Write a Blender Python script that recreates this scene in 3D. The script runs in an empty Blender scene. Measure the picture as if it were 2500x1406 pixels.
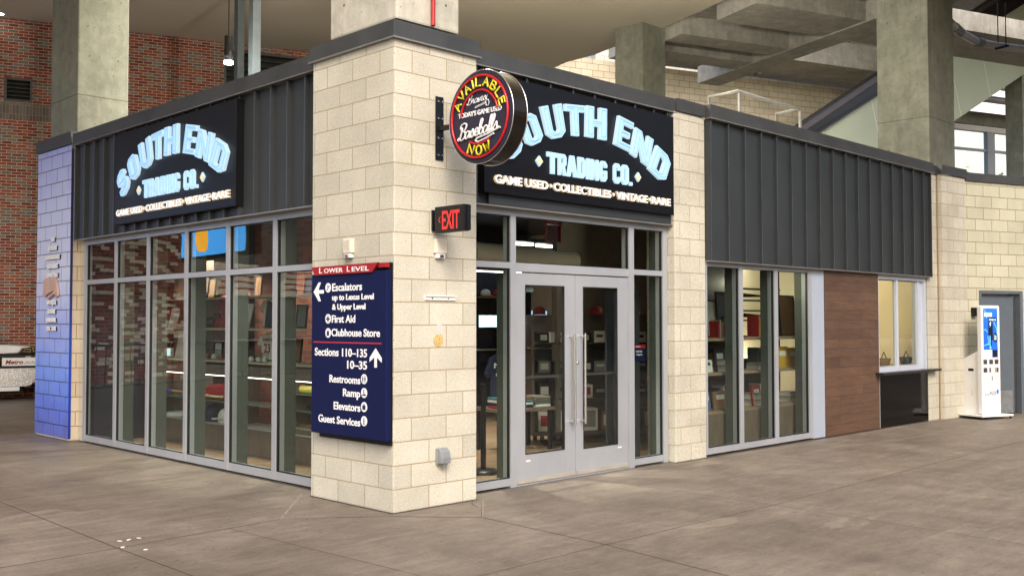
import bpy, bmesh, math, random
from mathutils import Matrix, Vector
random.seed(7)
PI = math.pi
C = bpy.context.scene.collection
scene = bpy.context.scene
# ---------------------------------------------------------------- camera
F = 2466.2; PITCH = .03333; ROLL = -.001; CAM = (-5.46428, -6.95055, 1.65518)
th = math.atan2(.7169, .6972) - .01146
fw = Vector((math.cos(th), math.sin(th), 0)); rt = Vector((math.sin(th), -math.cos(th), 0)); up = Vector((0, 0, 1))
Fv = fw*math.cos(PITCH) + up*math.sin(PITCH); U0 = up*math.cos(PITCH) - fw*math.sin(PITCH)
Rv = rt*math.cos(ROLL) + U0*math.sin(ROLL); Uv = U0*math.cos(ROLL) - rt*math.sin(ROLL)
cam = bpy.data.cameras.new('camera'); co = bpy.data.objects.new('camera', cam); C.objects.link(co)
co.matrix_world = Matrix(((Rv.x, Uv.x, -Fv.x, CAM[0]), (Rv.y, Uv.y, -Fv.y, CAM[1]), (Rv.z, Uv.z, -Fv.z, CAM[2]), (0, 0, 0, 1)))
cam.sensor_fit = 'HORIZONTAL'; cam.sensor_width = 36; cam.lens = 36*F/2500; cam.clip_end = 1000; cam.clip_start = .05
scene.camera = co
# ---------------------------------------------------------------- world, sun, exposure
SUN_EL = math.radians(42)
SUN_DIR = Vector((-.40, -.60, .62)).normalized()          # towards the sun
SUN_EL = math.asin(SUN_DIR.z)
w = bpy.data.worlds.new('World'); scene.world = w; w.use_nodes = True
nt = w.node_tree; sky = nt.nodes.new('ShaderNodeTexSky'); sky.sky_type = 'NISHITA'; sky.sun_disc = False
sky.sun_elevation = SUN_EL; sky.sun_rotation = math.atan2(SUN_DIR.x, SUN_DIR.y)
sky.air_density = 1.0; sky.dust_density = 4.0; sky.ozone_density = .6
nt.links.new(sky.outputs[0], nt.nodes['Background'].inputs[0]); nt.nodes['Background'].inputs[1].default_value = .15
sun = bpy.data.lights.new('sun', 'SUN'); sun.energy = .9; sun.angle = math.radians(22); sun.color = (1, .94, .86)
so = bpy.data.objects.new('sun', sun); C.objects.link(so); so.rotation_euler = (-SUN_DIR).to_track_quat('-Z', 'Y').to_euler()
vs = scene.view_settings; vs.view_transform = 'Standard'; vs.look = 'None'; vs.gamma = 1; vs.use_curve_mapping = False
vs.exposure = 1.0
scene.cycles.use_denoising = True
scene.cycles.max_bounces = 8; scene.cycles.transparent_max_bounces = 24; scene.cycles.diffuse_bounces = 4
scene.cycles.glossy_bounces = 4; scene.cycles.caustics_reflective = False; scene.cycles.caustics_refractive = False
scene.cycles.sample_clamp_indirect = 6
# ---------------------------------------------------------------- measuring: a photo point laid onto a real plane of the place
def ray(px, py): return Fv + Rv*((px-1250)/F) + Uv*((703-py)/F)
CV = Vector(CAM)
def on(px, py, n, d):
    r = ray(px, py); n = Vector(n); return CV + r*((d - n.dot(CV))/n.dot(r))
def pY(px, py, y): return on(px, py, (0, 1, 0), y)
def pX(px, py, x): return on(px, py, (1, 0, 0), x)
def pZ(px, py, z=0): return on(px, py, (0, 0, 1), z)
def dep(px, py, d): return CV + ray(px, py)*d
A = math.radians(-20); B1 = Vector((math.cos(A), math.sin(A), 0)); B2 = Vector((-math.sin(A), math.cos(A), 0)); BO = Vector((2.754, 16.70, 0))
def BM(s, t, z): return BO + B1*s + B2*t + up*z             # frame of the stadium behind the shop
MB_ = Matrix(((B1.x, B2.x, 0, BO.x), (B1.y, B2.y, 0, BO.y), (0, 0, 1, 0), (0, 0, 0, 1)))
def toB(p):
    q = p - BO; return Vector((q.dot(B1), q.dot(B2), p.z))
def BW(px, py, t): return toB(on(px, py, B2, BO.dot(B2) + t))
def BZ(px, py, z): return toB(pZ(px, py, z))
def faceY(x0, y0, z0=0):   # local x right, y up, z out, for a wall facing -Y
    return Matrix(((1, 0, 0, x0), (0, 0, -1, y0), (0, 1, 0, z0), (0, 0, 0, 1)))
def faceX(x0, y0, z0=0):   # wall facing -X; local x runs towards -Y
    return Matrix(((0, 0, -1, x0), (-1, 0, 0, y0), (0, 1, 0, z0), (0, 0, 0, 1)))
# ---------------------------------------------------------------- mesh building
class MB:
    def __init__(s, M=None): s.v = []; s.f = []; s.sm = []; s.M = M
    def add(s, vs, fs, smooth=False, M=None):
        n = len(s.v); M = M if M is not None else s.M
        for p in vs:
            p = Vector(p); s.v.append(tuple(M @ p) if M is not None else tuple(p))
        for f in fs: s.f.append(tuple(n+i for i in f)); s.sm.append(smooth)
    def box(s, x0, x1, y0, y1, z0, z1, M=None):
        if x0 > x1: x0, x1 = x1, x0
        if y0 > y1: y0, y1 = y1, y0
        if z0 > z1: z0, z1 = z1, z0
        s.add([(x0,y0,z0),(x1,y0,z0),(x1,y1,z0),(x0,y1,z0),(x0,y0,z1),(x1,y0,z1),(x1,y1,z1),(x0,y1,z1)],
              [(0,3,2,1),(4,5,6,7),(0,1,5,4),(1,2,6,5),(2,3,7,6),(3,0,4,7)], M=M)
    def prism(s, poly, z0, z1, M=None, holes=None):
        """polygon in local xy (convex or not), extruded z0..z1; triangulated by bmesh when needed"""
        bm = bmesh.new()
        loops = [poly] + (holes or [])
        es = []
        for lp in loops:
            vs = [bm.verts.new((p[0], p[1], 0)) for p in lp]
            es += [bm.edges.new((vs[i], vs[(i+1) % len(vs)])) for i in range(len(vs))]
        bmesh.ops.triangle_fill(bm, use_beauty=True, use_dissolve=False, edges=es, normal=(0, 0, 1))
        bm.verts.index_update()
        vs = [v.co.copy() for v in bm.verts]; n = len(vs)
        fs = []
        for f in bm.faces:
            idx = [v.index for v in f.verts]
            if f.normal.z < 0: idx.reverse()
            fs.append(tuple(i+n for i in idx)); fs.append(tuple(reversed(idx)))
        k = 0
        for li, lp in enumerate(loops):
            m = len(lp); ar = sum(lp[i][0]*lp[(i+1)%m][1]-lp[(i+1)%m][0]*lp[i][1] for i in range(m))
            for i in range(m):
                a, b = k+i, k+(i+1) % m
                q = (a, b, b+n, a+n)
                if (ar < 0) != (li > 0): q = tuple(reversed(q))
                fs.append(q)
            k += m
        bm.free()
        s.add([(v.x, v.y, z0) for v in vs] + [(v.x, v.y, z1) for v in vs], fs, M=M)
    def tube(s, path, r, n=8, M=None, closed=False, r2=None, cap=True):
        P = [Vector(p) for p in path]; m = len(P); rings = []; ref = None
        for i, p in enumerate(P):
            if closed: d = P[(i+1) % m] - P[i-1]
            else: d = P[min(i+1, m-1)] - P[max(i-1, 0)]
            if d.length < 1e-9: d = Vector((0, 0, 1))
            d.normalize()
            if ref is None: ref = Vector((0, 0, 1)) if abs(d.z) < .9 else Vector((1, 0, 0))
            a = d.cross(ref).normalized(); b = a.cross(d).normalized(); ref = b
            rr = r if r2 is None else r + (r2-r)*i/max(1, m-1)
            rings.append([p + a*math.cos(2*PI*k/n)*rr + b*math.sin(2*PI*k/n)*rr for k in range(n)])
        vs = [v for q in rings for v in q]; fs = []
        for i in range(m if closed else m-1):
            for k in range(n):
                j = (i+1) % m; fs.append((i*n+k, j*n+k, j*n+(k+1) % n, i*n+(k+1) % n))
        s.add(vs, fs, True, M)
        if cap and not closed:
            s.add(rings[0], [tuple(range(n))], False, M); s.add(rings[-1], [tuple(reversed(range(n)))], False, M)
    def lathe(s, prof, c=(0, 0, 0), n=20, M=None, smooth=True):
        vs = []; fs = []; m = len(prof)
        for r, z in prof:
            for k in range(n): vs.append((c[0]+r*math.cos(2*PI*k/n), c[1]+r*math.sin(2*PI*k/n), c[2]+z))
        for i in range(m-1):
            for k in range(n): fs.append((i*n+k, i*n+(k+1) % n, (i+1)*n+(k+1) % n, (i+1)*n+k))
        s.add(vs, fs, smooth, M)
        s.add([vs[k] for k in range(n)], [tuple(reversed(range(n)))], False, M); s.add([vs[(m-1)*n+k] for k in range(n)], [tuple(range(n))], False, M)
    def build(s, name, m, parent=None, label=None, kind=None, bevel=0, group=None, cat=None):
        me = bpy.data.meshes.new(name); me.from_pydata(s.v, [], s.f); me.update()
        me.polygons.foreach_set('use_smooth', s.sm)
        if m is not None: me.materials.append(m)
        if bevel:
            bm = bmesh.new(); bm.from_mesh(me); bmesh.ops.remove_doubles(bm, verts=bm.verts, dist=1e-5)
            es = [e for e in bm.edges if len(e.link_faces) == 2 and e.calc_face_angle(0) > .6]
            bmesh.ops.bevel(bm, geom=es, offset=bevel, segments=2, profile=.6, affect='EDGES', clamp_overlap=True)
            bm.to_mesh(me); bm.free()
        o = bpy.data.objects.new(name, me); C.objects.link(o)
        if parent is not None:
            o.parent = parent
            if parent.type == 'EMPTY': o.matrix_parent_inverse = Matrix.Translation(-parent.location)
        if label: o['label'] = label
        if cat: o['category'] = cat
        if group: o['group'] = group
        if kind: o['kind'] = kind
        return o
def thing(name, label, cat, loc=(0, 0, 0), group=None):
    o = bpy.data.objects.new(name, None); C.objects.link(o); o.location = loc; o.empty_display_size = .2
    o['label'] = label; o['category'] = cat
    if group: o['group'] = group
    return o
def copy_thing(root, delta, label=None):
    c = root.copy(); C.objects.link(c); c.location = Vector(root.location) + Vector(delta)
    if label: c['label'] = label
    for ch in list(root.children):
        d = ch.copy(); C.objects.link(d); d.parent = c
        for g in list(ch.children):
            e = g.copy(); C.objects.link(e); e.parent = d
    return c
def struct(mb, name, m, **k): return mb.build(name, m, kind='structure', **k)
def text_mb(body, M, size=1, sx=1, extrude=.004, bold=0, align='CENTER', shear=0, space=1, bevel=0, z=0):
    cu = bpy.data.curves.new('t', 'FONT'); cu.body = body; cu.size = size; cu.extrude = extrude; cu.offset = bold
    cu.align_x = align; cu.shear = shear; cu.space_character = space; cu.bevel_depth = bevel; cu.resolution_u = 3
    o = bpy.data.objects.new('t', cu); C.objects.link(o)
    bpy.context.view_layer.update()
    me = bpy.data.meshes.new_from_object(o.evaluated_get(bpy.context.evaluated_depsgraph_get()))
    mb = MB(M)
    mb.add([(v.co.x*sx, v.co.y, v.co.z+z) for v in me.vertices], [tuple(p.vertices) for p in me.polygons])
    bpy.data.objects.remove(o); bpy.data.meshes.remove(me); bpy.data.curves.remove(cu)
    return mb
def join(*ms):
    r = MB()
    for m in ms:
        n = len(r.v); r.v += m.v; r.f += [tuple(i+n for i in f) for f in m.f]; r.sm += m.sm
    return r
def fit_text(body, M, x0, x1, y0, h, **k):
    """text squeezed to span x0..x1 with cap height h from baseline y0"""
    k.setdefault('align', 'LEFT')
    size = h/.72
    m = text_mb(body, Matrix.Identity(4), size=size, **k)
    xs = [v[0] for v in m.v]; a, b = min(xs), max(xs)
    m.v = [tuple(M @ Vector((x0+(v[0]-a)/(b-a)*(x1-x0), v[1]+y0, v[2]))) for v in m.v]
    return m
# ---------------------------------------------------------------- materials
def S(r, g, b):
    f = lambda c: (c/255/12.92) if c/255 <= .04045 else ((c/255+.055)/1.055)**2.4
    return (f(r), f(g), f(b), 1)
class N:
    def __init__(s, name):
        s.m = bpy.data.materials.new(name); s.m.use_nodes = True; s.t = s.m.node_tree; s.b = s.t.nodes['Principled BSDF']; s.out = s.t.nodes['Material Output']
    def n(s, typ, **k):
        x = s.t.nodes.new(typ)
        for a, v in k.items():
            if hasattr(x, a): setattr(x, a, v)
            else: x.inputs[a.replace('_', ' ')].default_value = v
        return x
    def l(s, a, b): s.t.links.new(a, b)
    def coord(s): return s.n('ShaderNodeTexCoord').outputs['Object']
    def math(s, op, a, b=None, c=None):
        x = s.n('ShaderNodeMath'); x.operation = op
        for i, q in enumerate((a, b, c)):
            if q is None: continue
            if isinstance(q, (int, float)): x.inputs[i].default_value = q
            else: s.l(q, x.inputs[i])
        return x.outputs[0]
    def noise(s, scale, detail=4, rough=.6, vec=None, dist=0):
        x = s.n('ShaderNodeTexNoise'); x.inputs['Scale'].default_value = scale; x.inputs['Detail'].default_value = detail; x.inputs['Roughness'].default_value = rough; x.inputs['Distortion'].default_value = dist
        s.l(vec if vec is not None else s.coord(), x.inputs['Vector']); return x.outputs['Fac']
    def ramp(s, fac, stops, interp='LINEAR'):
        x = s.n('ShaderNodeValToRGB'); x.color_ramp.interpolation = interp; e = x.color_ramp.elements
        while len(e) > 1: e.remove(e[-1])
        for i, (p, c) in enumerate(stops):
            el = e[0] if i == 0 else e.new(p)
            el.position = p; el.color = c if len(c) == 4 else (*c, 1)
        s.l(fac, x.inputs[0]); return x.outputs[0]
    def mix(s, fac, a, b, mode='MIX'):
        x = s.n('ShaderNodeMix'); x.data_type = 'RGBA'; x.blend_type = mode
        for inp, q in ((x.inputs[0], fac), (x.inputs[6], a), (x.inputs[7], b)):
            if isinstance(q, (int, float)): inp.default_value = q
            elif isinstance(q, tuple): inp.default_value = q
            else: s.l(q, inp)
        return x.outputs[2]
    def col(s, c): s.l(c, s.b.inputs['Base Color']) if not isinstance(c, tuple) else setattr(s.b.inputs['Base Color'], 'default_value', c)
    def bump(s, h, dist=.005, strength=.5):
        x = s.n('ShaderNodeBump'); x.inputs['Strength'].default_value = strength; x.inputs['Distance'].default_value = dist
        s.l(h, x.inputs['Height']); s.l(x.outputs[0], s.b.inputs['Normal'])
    def set(s, rough=.6, metal=0, spec=.5):
        s.b.inputs['Roughness'].default_value = rough; s.b.inputs['Metallic'].default_value = metal; s.b.inputs['Specular IOR Level'].default_value = spec
    def map(s, sx, sy, sz, vec=None):
        x = s.n('ShaderNodeMapping'); x.inputs['Scale'].default_value = (sx, sy, sz); s.l(vec if vec is not None else s.coord(), x.inputs[0]); return x.outputs[0]
    def rp(s, h, a, b):
        x = s.n('ShaderNodeMapRange'); s.l(h, x.inputs[0]); x.inputs[3].default_value = a; x.inputs[4].default_value = b; s.l(x.outputs[0], s.b.inputs['Roughness'])
def sc(c, k): return (min(1, c[0]*k), min(1, c[1]*k), min(1, c[2]*k), 1)
def plain(name, c, rough=.5, metal=0, var=.12, scale=6, bump=0, spec=.5):
    q = N(name); q.set(rough, metal, spec)
    f = q.noise(scale, 5)
    q.col(q.ramp(f, [(.3, sc(c, 1-var)), (.7, sc(c, 1+var))]))
    if bump: q.bump(q.noise(scale*6, 3), .003, bump)
    return q.m
def emit(name, c, st, base=None):
    st *= .5; q = N(name); q.col(base or c); q.b.inputs['Emission Color'].default_value = c; q.b.inputs['Emission Strength'].default_value = st; q.set(.4); return q.m
def bricks(name, ux, uy, w_, h_, mort, cols, mcol, shift=0, rough=.8, speck=0, mb=.6, vshift=0, offset=.5, soft=.1):
    """masonry laid out in metres along u = x*ux + y*uy"""
    q = N(name); q.set(rough)
    sp = q.n('ShaderNodeSeparateXYZ'); q.l(q.coord(), sp.inputs[0])
    u = q.math('ADD', q.math('ADD', q.math('MULTIPLY', sp.outputs[0], ux), q.math('MULTIPLY', sp.outputs[1], uy)), 40*w_-shift)
    v = q.math('ADD', sp.outputs[2], vshift)
    cb = q.n('ShaderNodeCombineXYZ'); q.l(u, cb.inputs[0]); q.l(v, cb.inputs[1])
    def bt():
        b = q.n('ShaderNodeTexBrick'); b.offset = offset; b.inputs['Scale'].default_value = 1; b.inputs['Brick Width'].default_value = w_
        b.inputs['Row Height'].default_value = h_; b.inputs['Mortar Size'].default_value = mort; b.inputs['Mortar Smooth'].default_value = soft
        b.inputs['Color1'].default_value = (0, 0, 0, 1); b.inputs['Color2'].default_value = (1, 1, 1, 1); b.inputs['Bias'].default_value = 0
        q.l(cb.outputs[0], b.inputs['Vector']); return b
    b = bt(); b.inputs['Mortar'].default_value = (.5, .5, .5, 1)
    c = q.ramp(b.outputs['Color'], cols, 'CONSTANT' if len(cols) > 2 else 'LINEAR')
    big = q.noise(1.3, 5); c = q.mix(.5, c, q.ramp(big, [(.3, (.36, .36, .36)), (.7, (.64, .64, .64))]), 'OVERLAY')
    if speck:
        s1 = q.noise(95, 2, .5); c = q.mix(q.math('MULTIPLY', q.ramp(s1, [(.60, (0, 0, 0)), (.68, (1, 1, 1))]), speck), c, S(120, 100, 80))
        s2 = q.noise(60, 2, .5, q.map(1, 1, 1.3)); c = q.mix(q.math('MULTIPLY', q.ramp(s2, [(.60, (0, 0, 0)), (.7, (1, 1, 1))]), speck*.6), c, S(245, 238, 225))
    c = q.mix(b.outputs['Fac'], c, mcol); q.col(c)
    h = q.math('ADD', q.math('MULTIPLY', b.outputs['Fac'], -1), q.math('MULTIPLY', q.noise(70, 3), .25))
    q.bump(h, .006, mb)
    return q
B_ = lambda a: (a, a, a, 1)
M = {}
beige1, beige2 = (.478, .455, .375, 1), (.565, .54, .447, 1)
M['block'] = bricks('beige_block', 1, -1, .4064, .2032, .0046, [(0, beige1), (1, beige2)], S(158, 142, 112), shift=.2, speck=.75, rough=.75).m
M['block_fin'] = bricks('beige_block_plain', 1, -1, .4064, .2032, .005, [(0, (.57, .49, .37, 1)), (1, (.63, .55, .42, 1))], S(140, 115, 85), shift=.1, speck=.2, rough=.8).m
M['block_bg'] = bricks('beige_block_rear', B1.x, B1.y, .4064, .2032, .007, [(0, (.47, .42, .31, 1)), (1, (.55, .49, .36, 1))], S(120, 100, 76), speck=.1).m
M['block_b'] = bricks('beige_block_far', B1.x, B1.y, .4064, .2032, .006, [(0, (.46, .45, .335, 1)), (1, (.53, .515, .39, 1))], S(140, 124, 92), speck=.2, shift=.13).m
red = [(0, S(128, 62, 46)), (.22, S(142, 72, 54)), (.40, S(112, 50, 40)), (.55, S(148, 84, 64)), (.66, S(124, 114, 104)), (.84, S(106, 100, 94))]
M['brick'] = bricks('red_grey_brick', B1.x, B1.y, .2032, .0677, .0055, red, S(205, 182, 156), mb=.8).m
wb = [(0, S(120, 48, 36)), (.25, S(150, 70, 50)), (.42, S(225, 215, 200)), (.58, S(110, 44, 34)), (.74, S(200, 190, 172)), (.9, S(96, 50, 42))]
M['brick_mix'] = bricks('red_white_brick', B1.x, B1.y, .30, .10, .007, wb, S(150, 130, 110), mb=.8).m
M['soldier'] = bricks('soldier_course_brick', B1.x, B1.y, .0677, .2032, .005, [(0, S(92, 84, 78)), (1, S(120, 108, 98))], S(150, 135, 118), mb=.8, offset=0).m
M['opp'] = bricks('dark_brown_brick', 1, 1, .4, .2, .008, [(0, S(70, 52, 44)), (1, S(88, 66, 54))], S(90, 80, 70)).m
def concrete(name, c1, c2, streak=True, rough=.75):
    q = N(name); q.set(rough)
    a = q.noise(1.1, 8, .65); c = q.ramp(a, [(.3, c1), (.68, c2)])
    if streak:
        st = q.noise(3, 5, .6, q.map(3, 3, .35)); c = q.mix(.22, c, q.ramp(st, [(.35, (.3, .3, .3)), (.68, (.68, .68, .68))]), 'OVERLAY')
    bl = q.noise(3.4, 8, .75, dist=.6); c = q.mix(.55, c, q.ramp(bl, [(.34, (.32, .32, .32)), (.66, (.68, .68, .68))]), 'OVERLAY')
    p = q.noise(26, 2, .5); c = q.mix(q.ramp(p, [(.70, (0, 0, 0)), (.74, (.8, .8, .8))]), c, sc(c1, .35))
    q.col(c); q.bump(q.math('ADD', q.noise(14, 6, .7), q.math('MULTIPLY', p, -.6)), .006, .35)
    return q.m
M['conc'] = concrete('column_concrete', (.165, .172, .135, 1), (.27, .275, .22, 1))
M['conc_lit'] = concrete('column_concrete_lit', (.42, .41, .34, 1), (.58, .55, .47, 1))  # column concrete again, made paler so the light sits in its colour
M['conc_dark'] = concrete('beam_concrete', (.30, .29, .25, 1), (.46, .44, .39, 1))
M['soffit'] = plain('beige_render_ceiling', (.60, .56, .44, 1), .9, var=.04, scale=.5)
# floor
q = N('worn_concrete_floor')
big = q.noise(.55, 8, .62, dist=.6); c = q.ramp(big, [(.30, (.128, .105, .082)), (.50, (.172, .143, .114)), (.70, (.225, .190, .154))])
st = q.noise(2.2, 7, .68, q.map(.25, 1.5, 1), dist=.8); c = q.mix(.5, c, q.ramp(st, [(.32, (.34, .34, .34)), (.68, (.66, .66, .66))]), 'OVERLAY')
st2 = q.noise(1.5, 7, .7, q.map(1.6, .22, 1)); c = q.mix(.32, c, q.ramp(st2, [(.35, (.36, .36, .36)), (.66, (.66, .66, .66))]), 'OVERLAY')
fine = q.noise(30, 6, .75); c = q.mix(.6, c, q.ramp(fine, [(.3, (.38, .38, .38)), (.7, (.62, .62, .62))]), 'OVERLAY')
mid = q.noise(6, 9, .75, q.map(.5, 1.6, 1), dist=.5); c = q.mix(.5, c, q.ramp(mid, [(.34, (.34, .34, .34)), (.5, (.5, .5, .5)), (.66, (.67, .67, .67))]), 'OVERLAY')
gum = q.noise(13, 1, .4); c = q.mix(q.ramp(gum, [(.735, (0, 0, 0)), (.75, (.5, .5, .5))]), c, (.045, .036, .030, 1))
st3 = q.noise(2.6, 9, .8, dist=1.2); c = q.mix(.30, c, q.ramp(st3, [(.36, (.30, .30, .30)), (.5, (.5, .5, .5)), (.66, (.68, .68, .68))]), 'OVERLAY')
scr = q.noise(5, 3, .8, q.map(.18, 3.2, 1), dist=2.0); c = q.mix(q.ramp(scr, [(.655, (0, 0, 0)), (.69, (.38, .38, .38))]), c, (.34, .29, .235, 1))
pat = q.noise(.8, 6, .65, q.map(.4, 1.8, 1), dist=1.4); c = q.mix(q.ramp(pat, [(.62, (0, 0, 0)), (.66, (.45, .45, .45))]), c, (.30, .255, .20, 1))
dk = q.noise(.38, 6, .6, dist=1); c = q.mix(q.ramp(dk, [(.62, (0, 0, 0)), (.74, (.35, .35, .35))]), c, (.075, .058, .043, 1))
q.col(c); q.rp(big, .42, .68); q.bump(q.noise(9, 8, .7), .004, .25); q.b.inputs['Specular IOR Level'].default_value = .35
M['floor'] = q.m
M['joint'] = plain('joint_filler', (.065, .052, .042, 1), .9)
M['joint_pale'] = plain('old_sealant', (.30, .26, .21, 1), .9, var=.3, scale=9)
# metals
M['clad'] = plain('charcoal_metal', (.039, .044, .047, 1), .45, .2, var=.10, scale=2.5)
q = N('grey_coping'); q.set(.48, .35); a = q.noise(2.2, 6, .65); q.col(q.ramp(a, [(.3, (.055, .057, .058)), (.7, (.088, .089, .09))])); q.rp(a, .36, .6); M['coping'] = q.m
M['lip'] = plain('coping_edge', (.30, .29, .27, 1), .4, .6)
q = N('silver_aluminium'); q.set(.38, .25); a = q.noise(1.8, 6, .6, q.map(1, 1, .6)); q.col(q.ramp(a, [(.3, (.35, .37, .40)), (.7, (.42, .44, .475))])); M['alu'] = q.m
M['steel'] = plain('brushed_steel', (.62, .60, .57, 1), .25, 1, var=.06)
M['black'] = plain('black_satin', (.008, .008, .009, 1), .38, var=.2, spec=.3)
M['signface'] = plain('black_sign_face', (.005, .0045, .006, 1), .36, var=.12, scale=1.5, spec=.28)
M['gasket'] = plain('black_gasket', (.006, .006, .007, 1), .6)
M['white'] = plain('white_plastic', (.78, .77, .76, 1), .35, var=.03)
M['offwhite'] = plain('beige_plastic', (.72, .66, .55, 1), .5, var=.04)
M['panelwhite'] = plain('pale_blue_white_panel', (.36, .405, .49, 1), .4, var=.03)
M['navy'] = plain('navy_sign', (.007, .011, .055, 1), .5, var=.06, spec=.14)
M['redsign'] = plain('red_sign', (.33, .012, .016, 1), .35, var=.06)
M['redline'] = plain('red_rule', (.45, .03, .05, 1), .4)
M['lettering'] = plain('white_lettering', (.85, .85, .86, 1), .45, var=.02)
M['navyicon'] = plain('navy_icon', (.012, .02, .075, 1), .4)
M['discface'] = plain('charcoal_disc', (.030, .027, .045, 1), .5, var=.05, spec=.2)
M['discrim'] = plain('bronze_rim', (.030, .024, .018, 1), .22, .6, var=.1)
M['neonred'] = plain('red_neon_tube', (.50, .008, .014, 1), .18)
M['neonyel'] = plain('yellow_neon_tube', (.72, .60, .03, 1), .25)
M['neonwh'] = plain('white_neon_tube', (.72, .72, .72, 1), .25)
M['ltblue'] = emit('lit_blue_acrylic', (.38, .66, 1, 1), .82, (.25, .38, .5, 1))
M['ltedge'] = emit('lit_white_edge', (.60, .84, 1, 1), .75, (.2, .25, .3, 1))
M['ltgroove'] = emit('blue_groove', (.24, .45, .86, 1), .72, (.2, .3, .5, 1))
M['ltcream'] = emit('lit_cream_acrylic', (.80, .90, .98, 1), .95, (.4, .4, .4, 1))
M['ltgold'] = emit('lit_gold_face', (1, .68, .30, 1), .8, (.5, .35, .15, 1))
M['exitred'] = emit('lit_exit_red', (1, .022, .018, 1), .72, (.4, .02, .02, 1))
M['grey'] = plain('grey_galvanised', (.25, .27, .28, 1), .5, .2)
M['doorgrey'] = plain('slate_door_paint', (.105, .125, .15, 1), .45, var=.06)
M['kick'] = plain('scuffed_steel_plate', (.42, .44, .46, 1), .38, .7, var=.2, scale=8)
M['pipered'] = plain('red_pipe_paint', (.42, .02, .015, 1), .35)
M['post'] = plain('slate_post_paint', (.085, .105, .115, 1), .5)
M['escdark'] = plain('escalator_dark', (.014, .011, .011, 1), .25, .3)
M['escgreen'] = plain('pale_green_cladding', (.34, .38, .28, 1), .42, var=.06, scale=.8)
M['escline'] = plain('pale_joint', (.62, .64, .52, 1), .5)
M['galv'] = plain('galvanised_pipe', (.5, .5, .5, 1), .35, .8)
M['rail'] = plain('grey_rail_paint', (.26, .26, .24, 1), .5, .1)
M['rubber'] = plain('black_rubber', (.012, .012, .012, 1), .8)
M['paper'] = plain('paper_scrap', (.7, .68, .62, 1), .9)
M['granite'] = plain('black_gloss_panel', (.003, .003, .003, 1), .06, var=.3, spec=.16)
M['ctop'] = plain('dark_counter', (.02, .018, .018, 1), .25)
M['brass'] = plain('brass_fleck', (.55, .38, .15, 1), .8, var=.4, scale=60)
def wood(name, ax, plank, c1, c2, gl=.45, length=1.4):
    q = N(name); q.set(gl)
    sp = q.n('ShaderNodeSeparateXYZ'); q.l(q.coord(), sp.inputs[0])
    i = {'x': 0, 'y': 1, 'z': 2}
    u = sp.outputs[i[ax[0]]]; v = sp.outputs[i[ax[1]]]
    cb = q.n('ShaderNodeCombineXYZ'); q.l(q.math('ADD', u, 40), cb.inputs[0]); q.l(q.math('ADD', v, 40), cb.inputs[1])
    b = q.n('ShaderNodeTexBrick'); b.offset = .37; b.offset_frequency = 2; b.inputs['Scale'].default_value = 1; b.inputs['Brick Width'].default_value = length; b.inputs['Row Height'].default_value = plank
    b.inputs['Mortar Size'].default_value = .0022; b.inputs['Color1'].default_value = (0, 0, 0, 1); b.inputs['Color2'].default_value = (1, 1, 1, 1); q.l(cb.outputs[0], b.inputs['Vector'])
    c = q.ramp(b.outputs['Color'], [(0, c1), (1, c2)])
    mp = [1, 1, 1]; mp[i[ax[0]]] = .12
    g = q.noise(26, 7, .65, q.map(*mp), dist=.5); c = q.mix(.6, c, q.ramp(g, [(.3, (.3, .3, .3)), (.7, (.68, .68, .68))]), 'OVERLAY')
    k = q.noise(5, 5, .6, q.map(*[m if m == 1 else .5 for m in mp])); c = q.mix(.4, c, q.ramp(k, [(.3, (.32, .32, .32)), (.7, (.66, .66, .66))]), 'OVERLAY')
    c = q.mix(b.outputs['Fac'], c, sc(c1, .25)); q.col(c)
    q.bump(q.math('ADD', q.math('MULTIPLY', b.outputs['Fac'], -1), q.math('MULTIPLY', g, .3)), .004, .5)
    return q.m
M['wood'] = wood('walnut_boards', 'xz', .138, (.090, .049, .031, 1), (.122, .067, .041, 1), .5, 1.15)
M['woodfl'] = wood('oak_floor', 'xy', .12, (.20, .125, .07, 1), (.31, .20, .12, 1), .35, 1.2)
M['cab'] = wood('taupe_oak_veneer', 'zx', 9, (.155, .115, .09, 1), (.18, .135, .105, 1), .5, 9)
M['cabY'] = wood('taupe_oak_veneer_side', 'zy', 9, (.155, .115, .09, 1), (.18, .135, .105, 1), .5, 9)
# glass: see-through with a real mirror reflection that grows towards grazing
q = N('clear_glass'); t = q.t; t.nodes.remove(q.b)
lw = q.n('ShaderNodeLayerWeight'); lw.inputs[0].default_value = .5
f = q.math('MULTIPLY_ADD', q.math('POWER', lw.outputs['Facing'], 4.2), .93, .042)
tr = q.n('ShaderNodeBsdfTransparent'); tr.inputs[0].default_value = (.84, .88, .85, 1)
gl = q.n('ShaderNodeBsdfGlossy'); gl.inputs['Roughness'].default_value = 0
bp = q.n('ShaderNodeBump'); bp.inputs['Strength'].default_value = .5; bp.inputs['Distance'].default_value = .0014; q.l(q.noise(2.3, 2, .4), bp.inputs['Height']); q.l(bp.outputs[0], gl.inputs['Normal'])
mx = q.n('ShaderNodeMixShader'); q.l(f, mx.inputs[0]); q.l(tr.outputs[0], mx.inputs[1]); q.l(gl.outputs[0], mx.inputs[2]); q.l(mx.outputs[0], q.out.inputs[0])
M['glass'] = q.m
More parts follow.
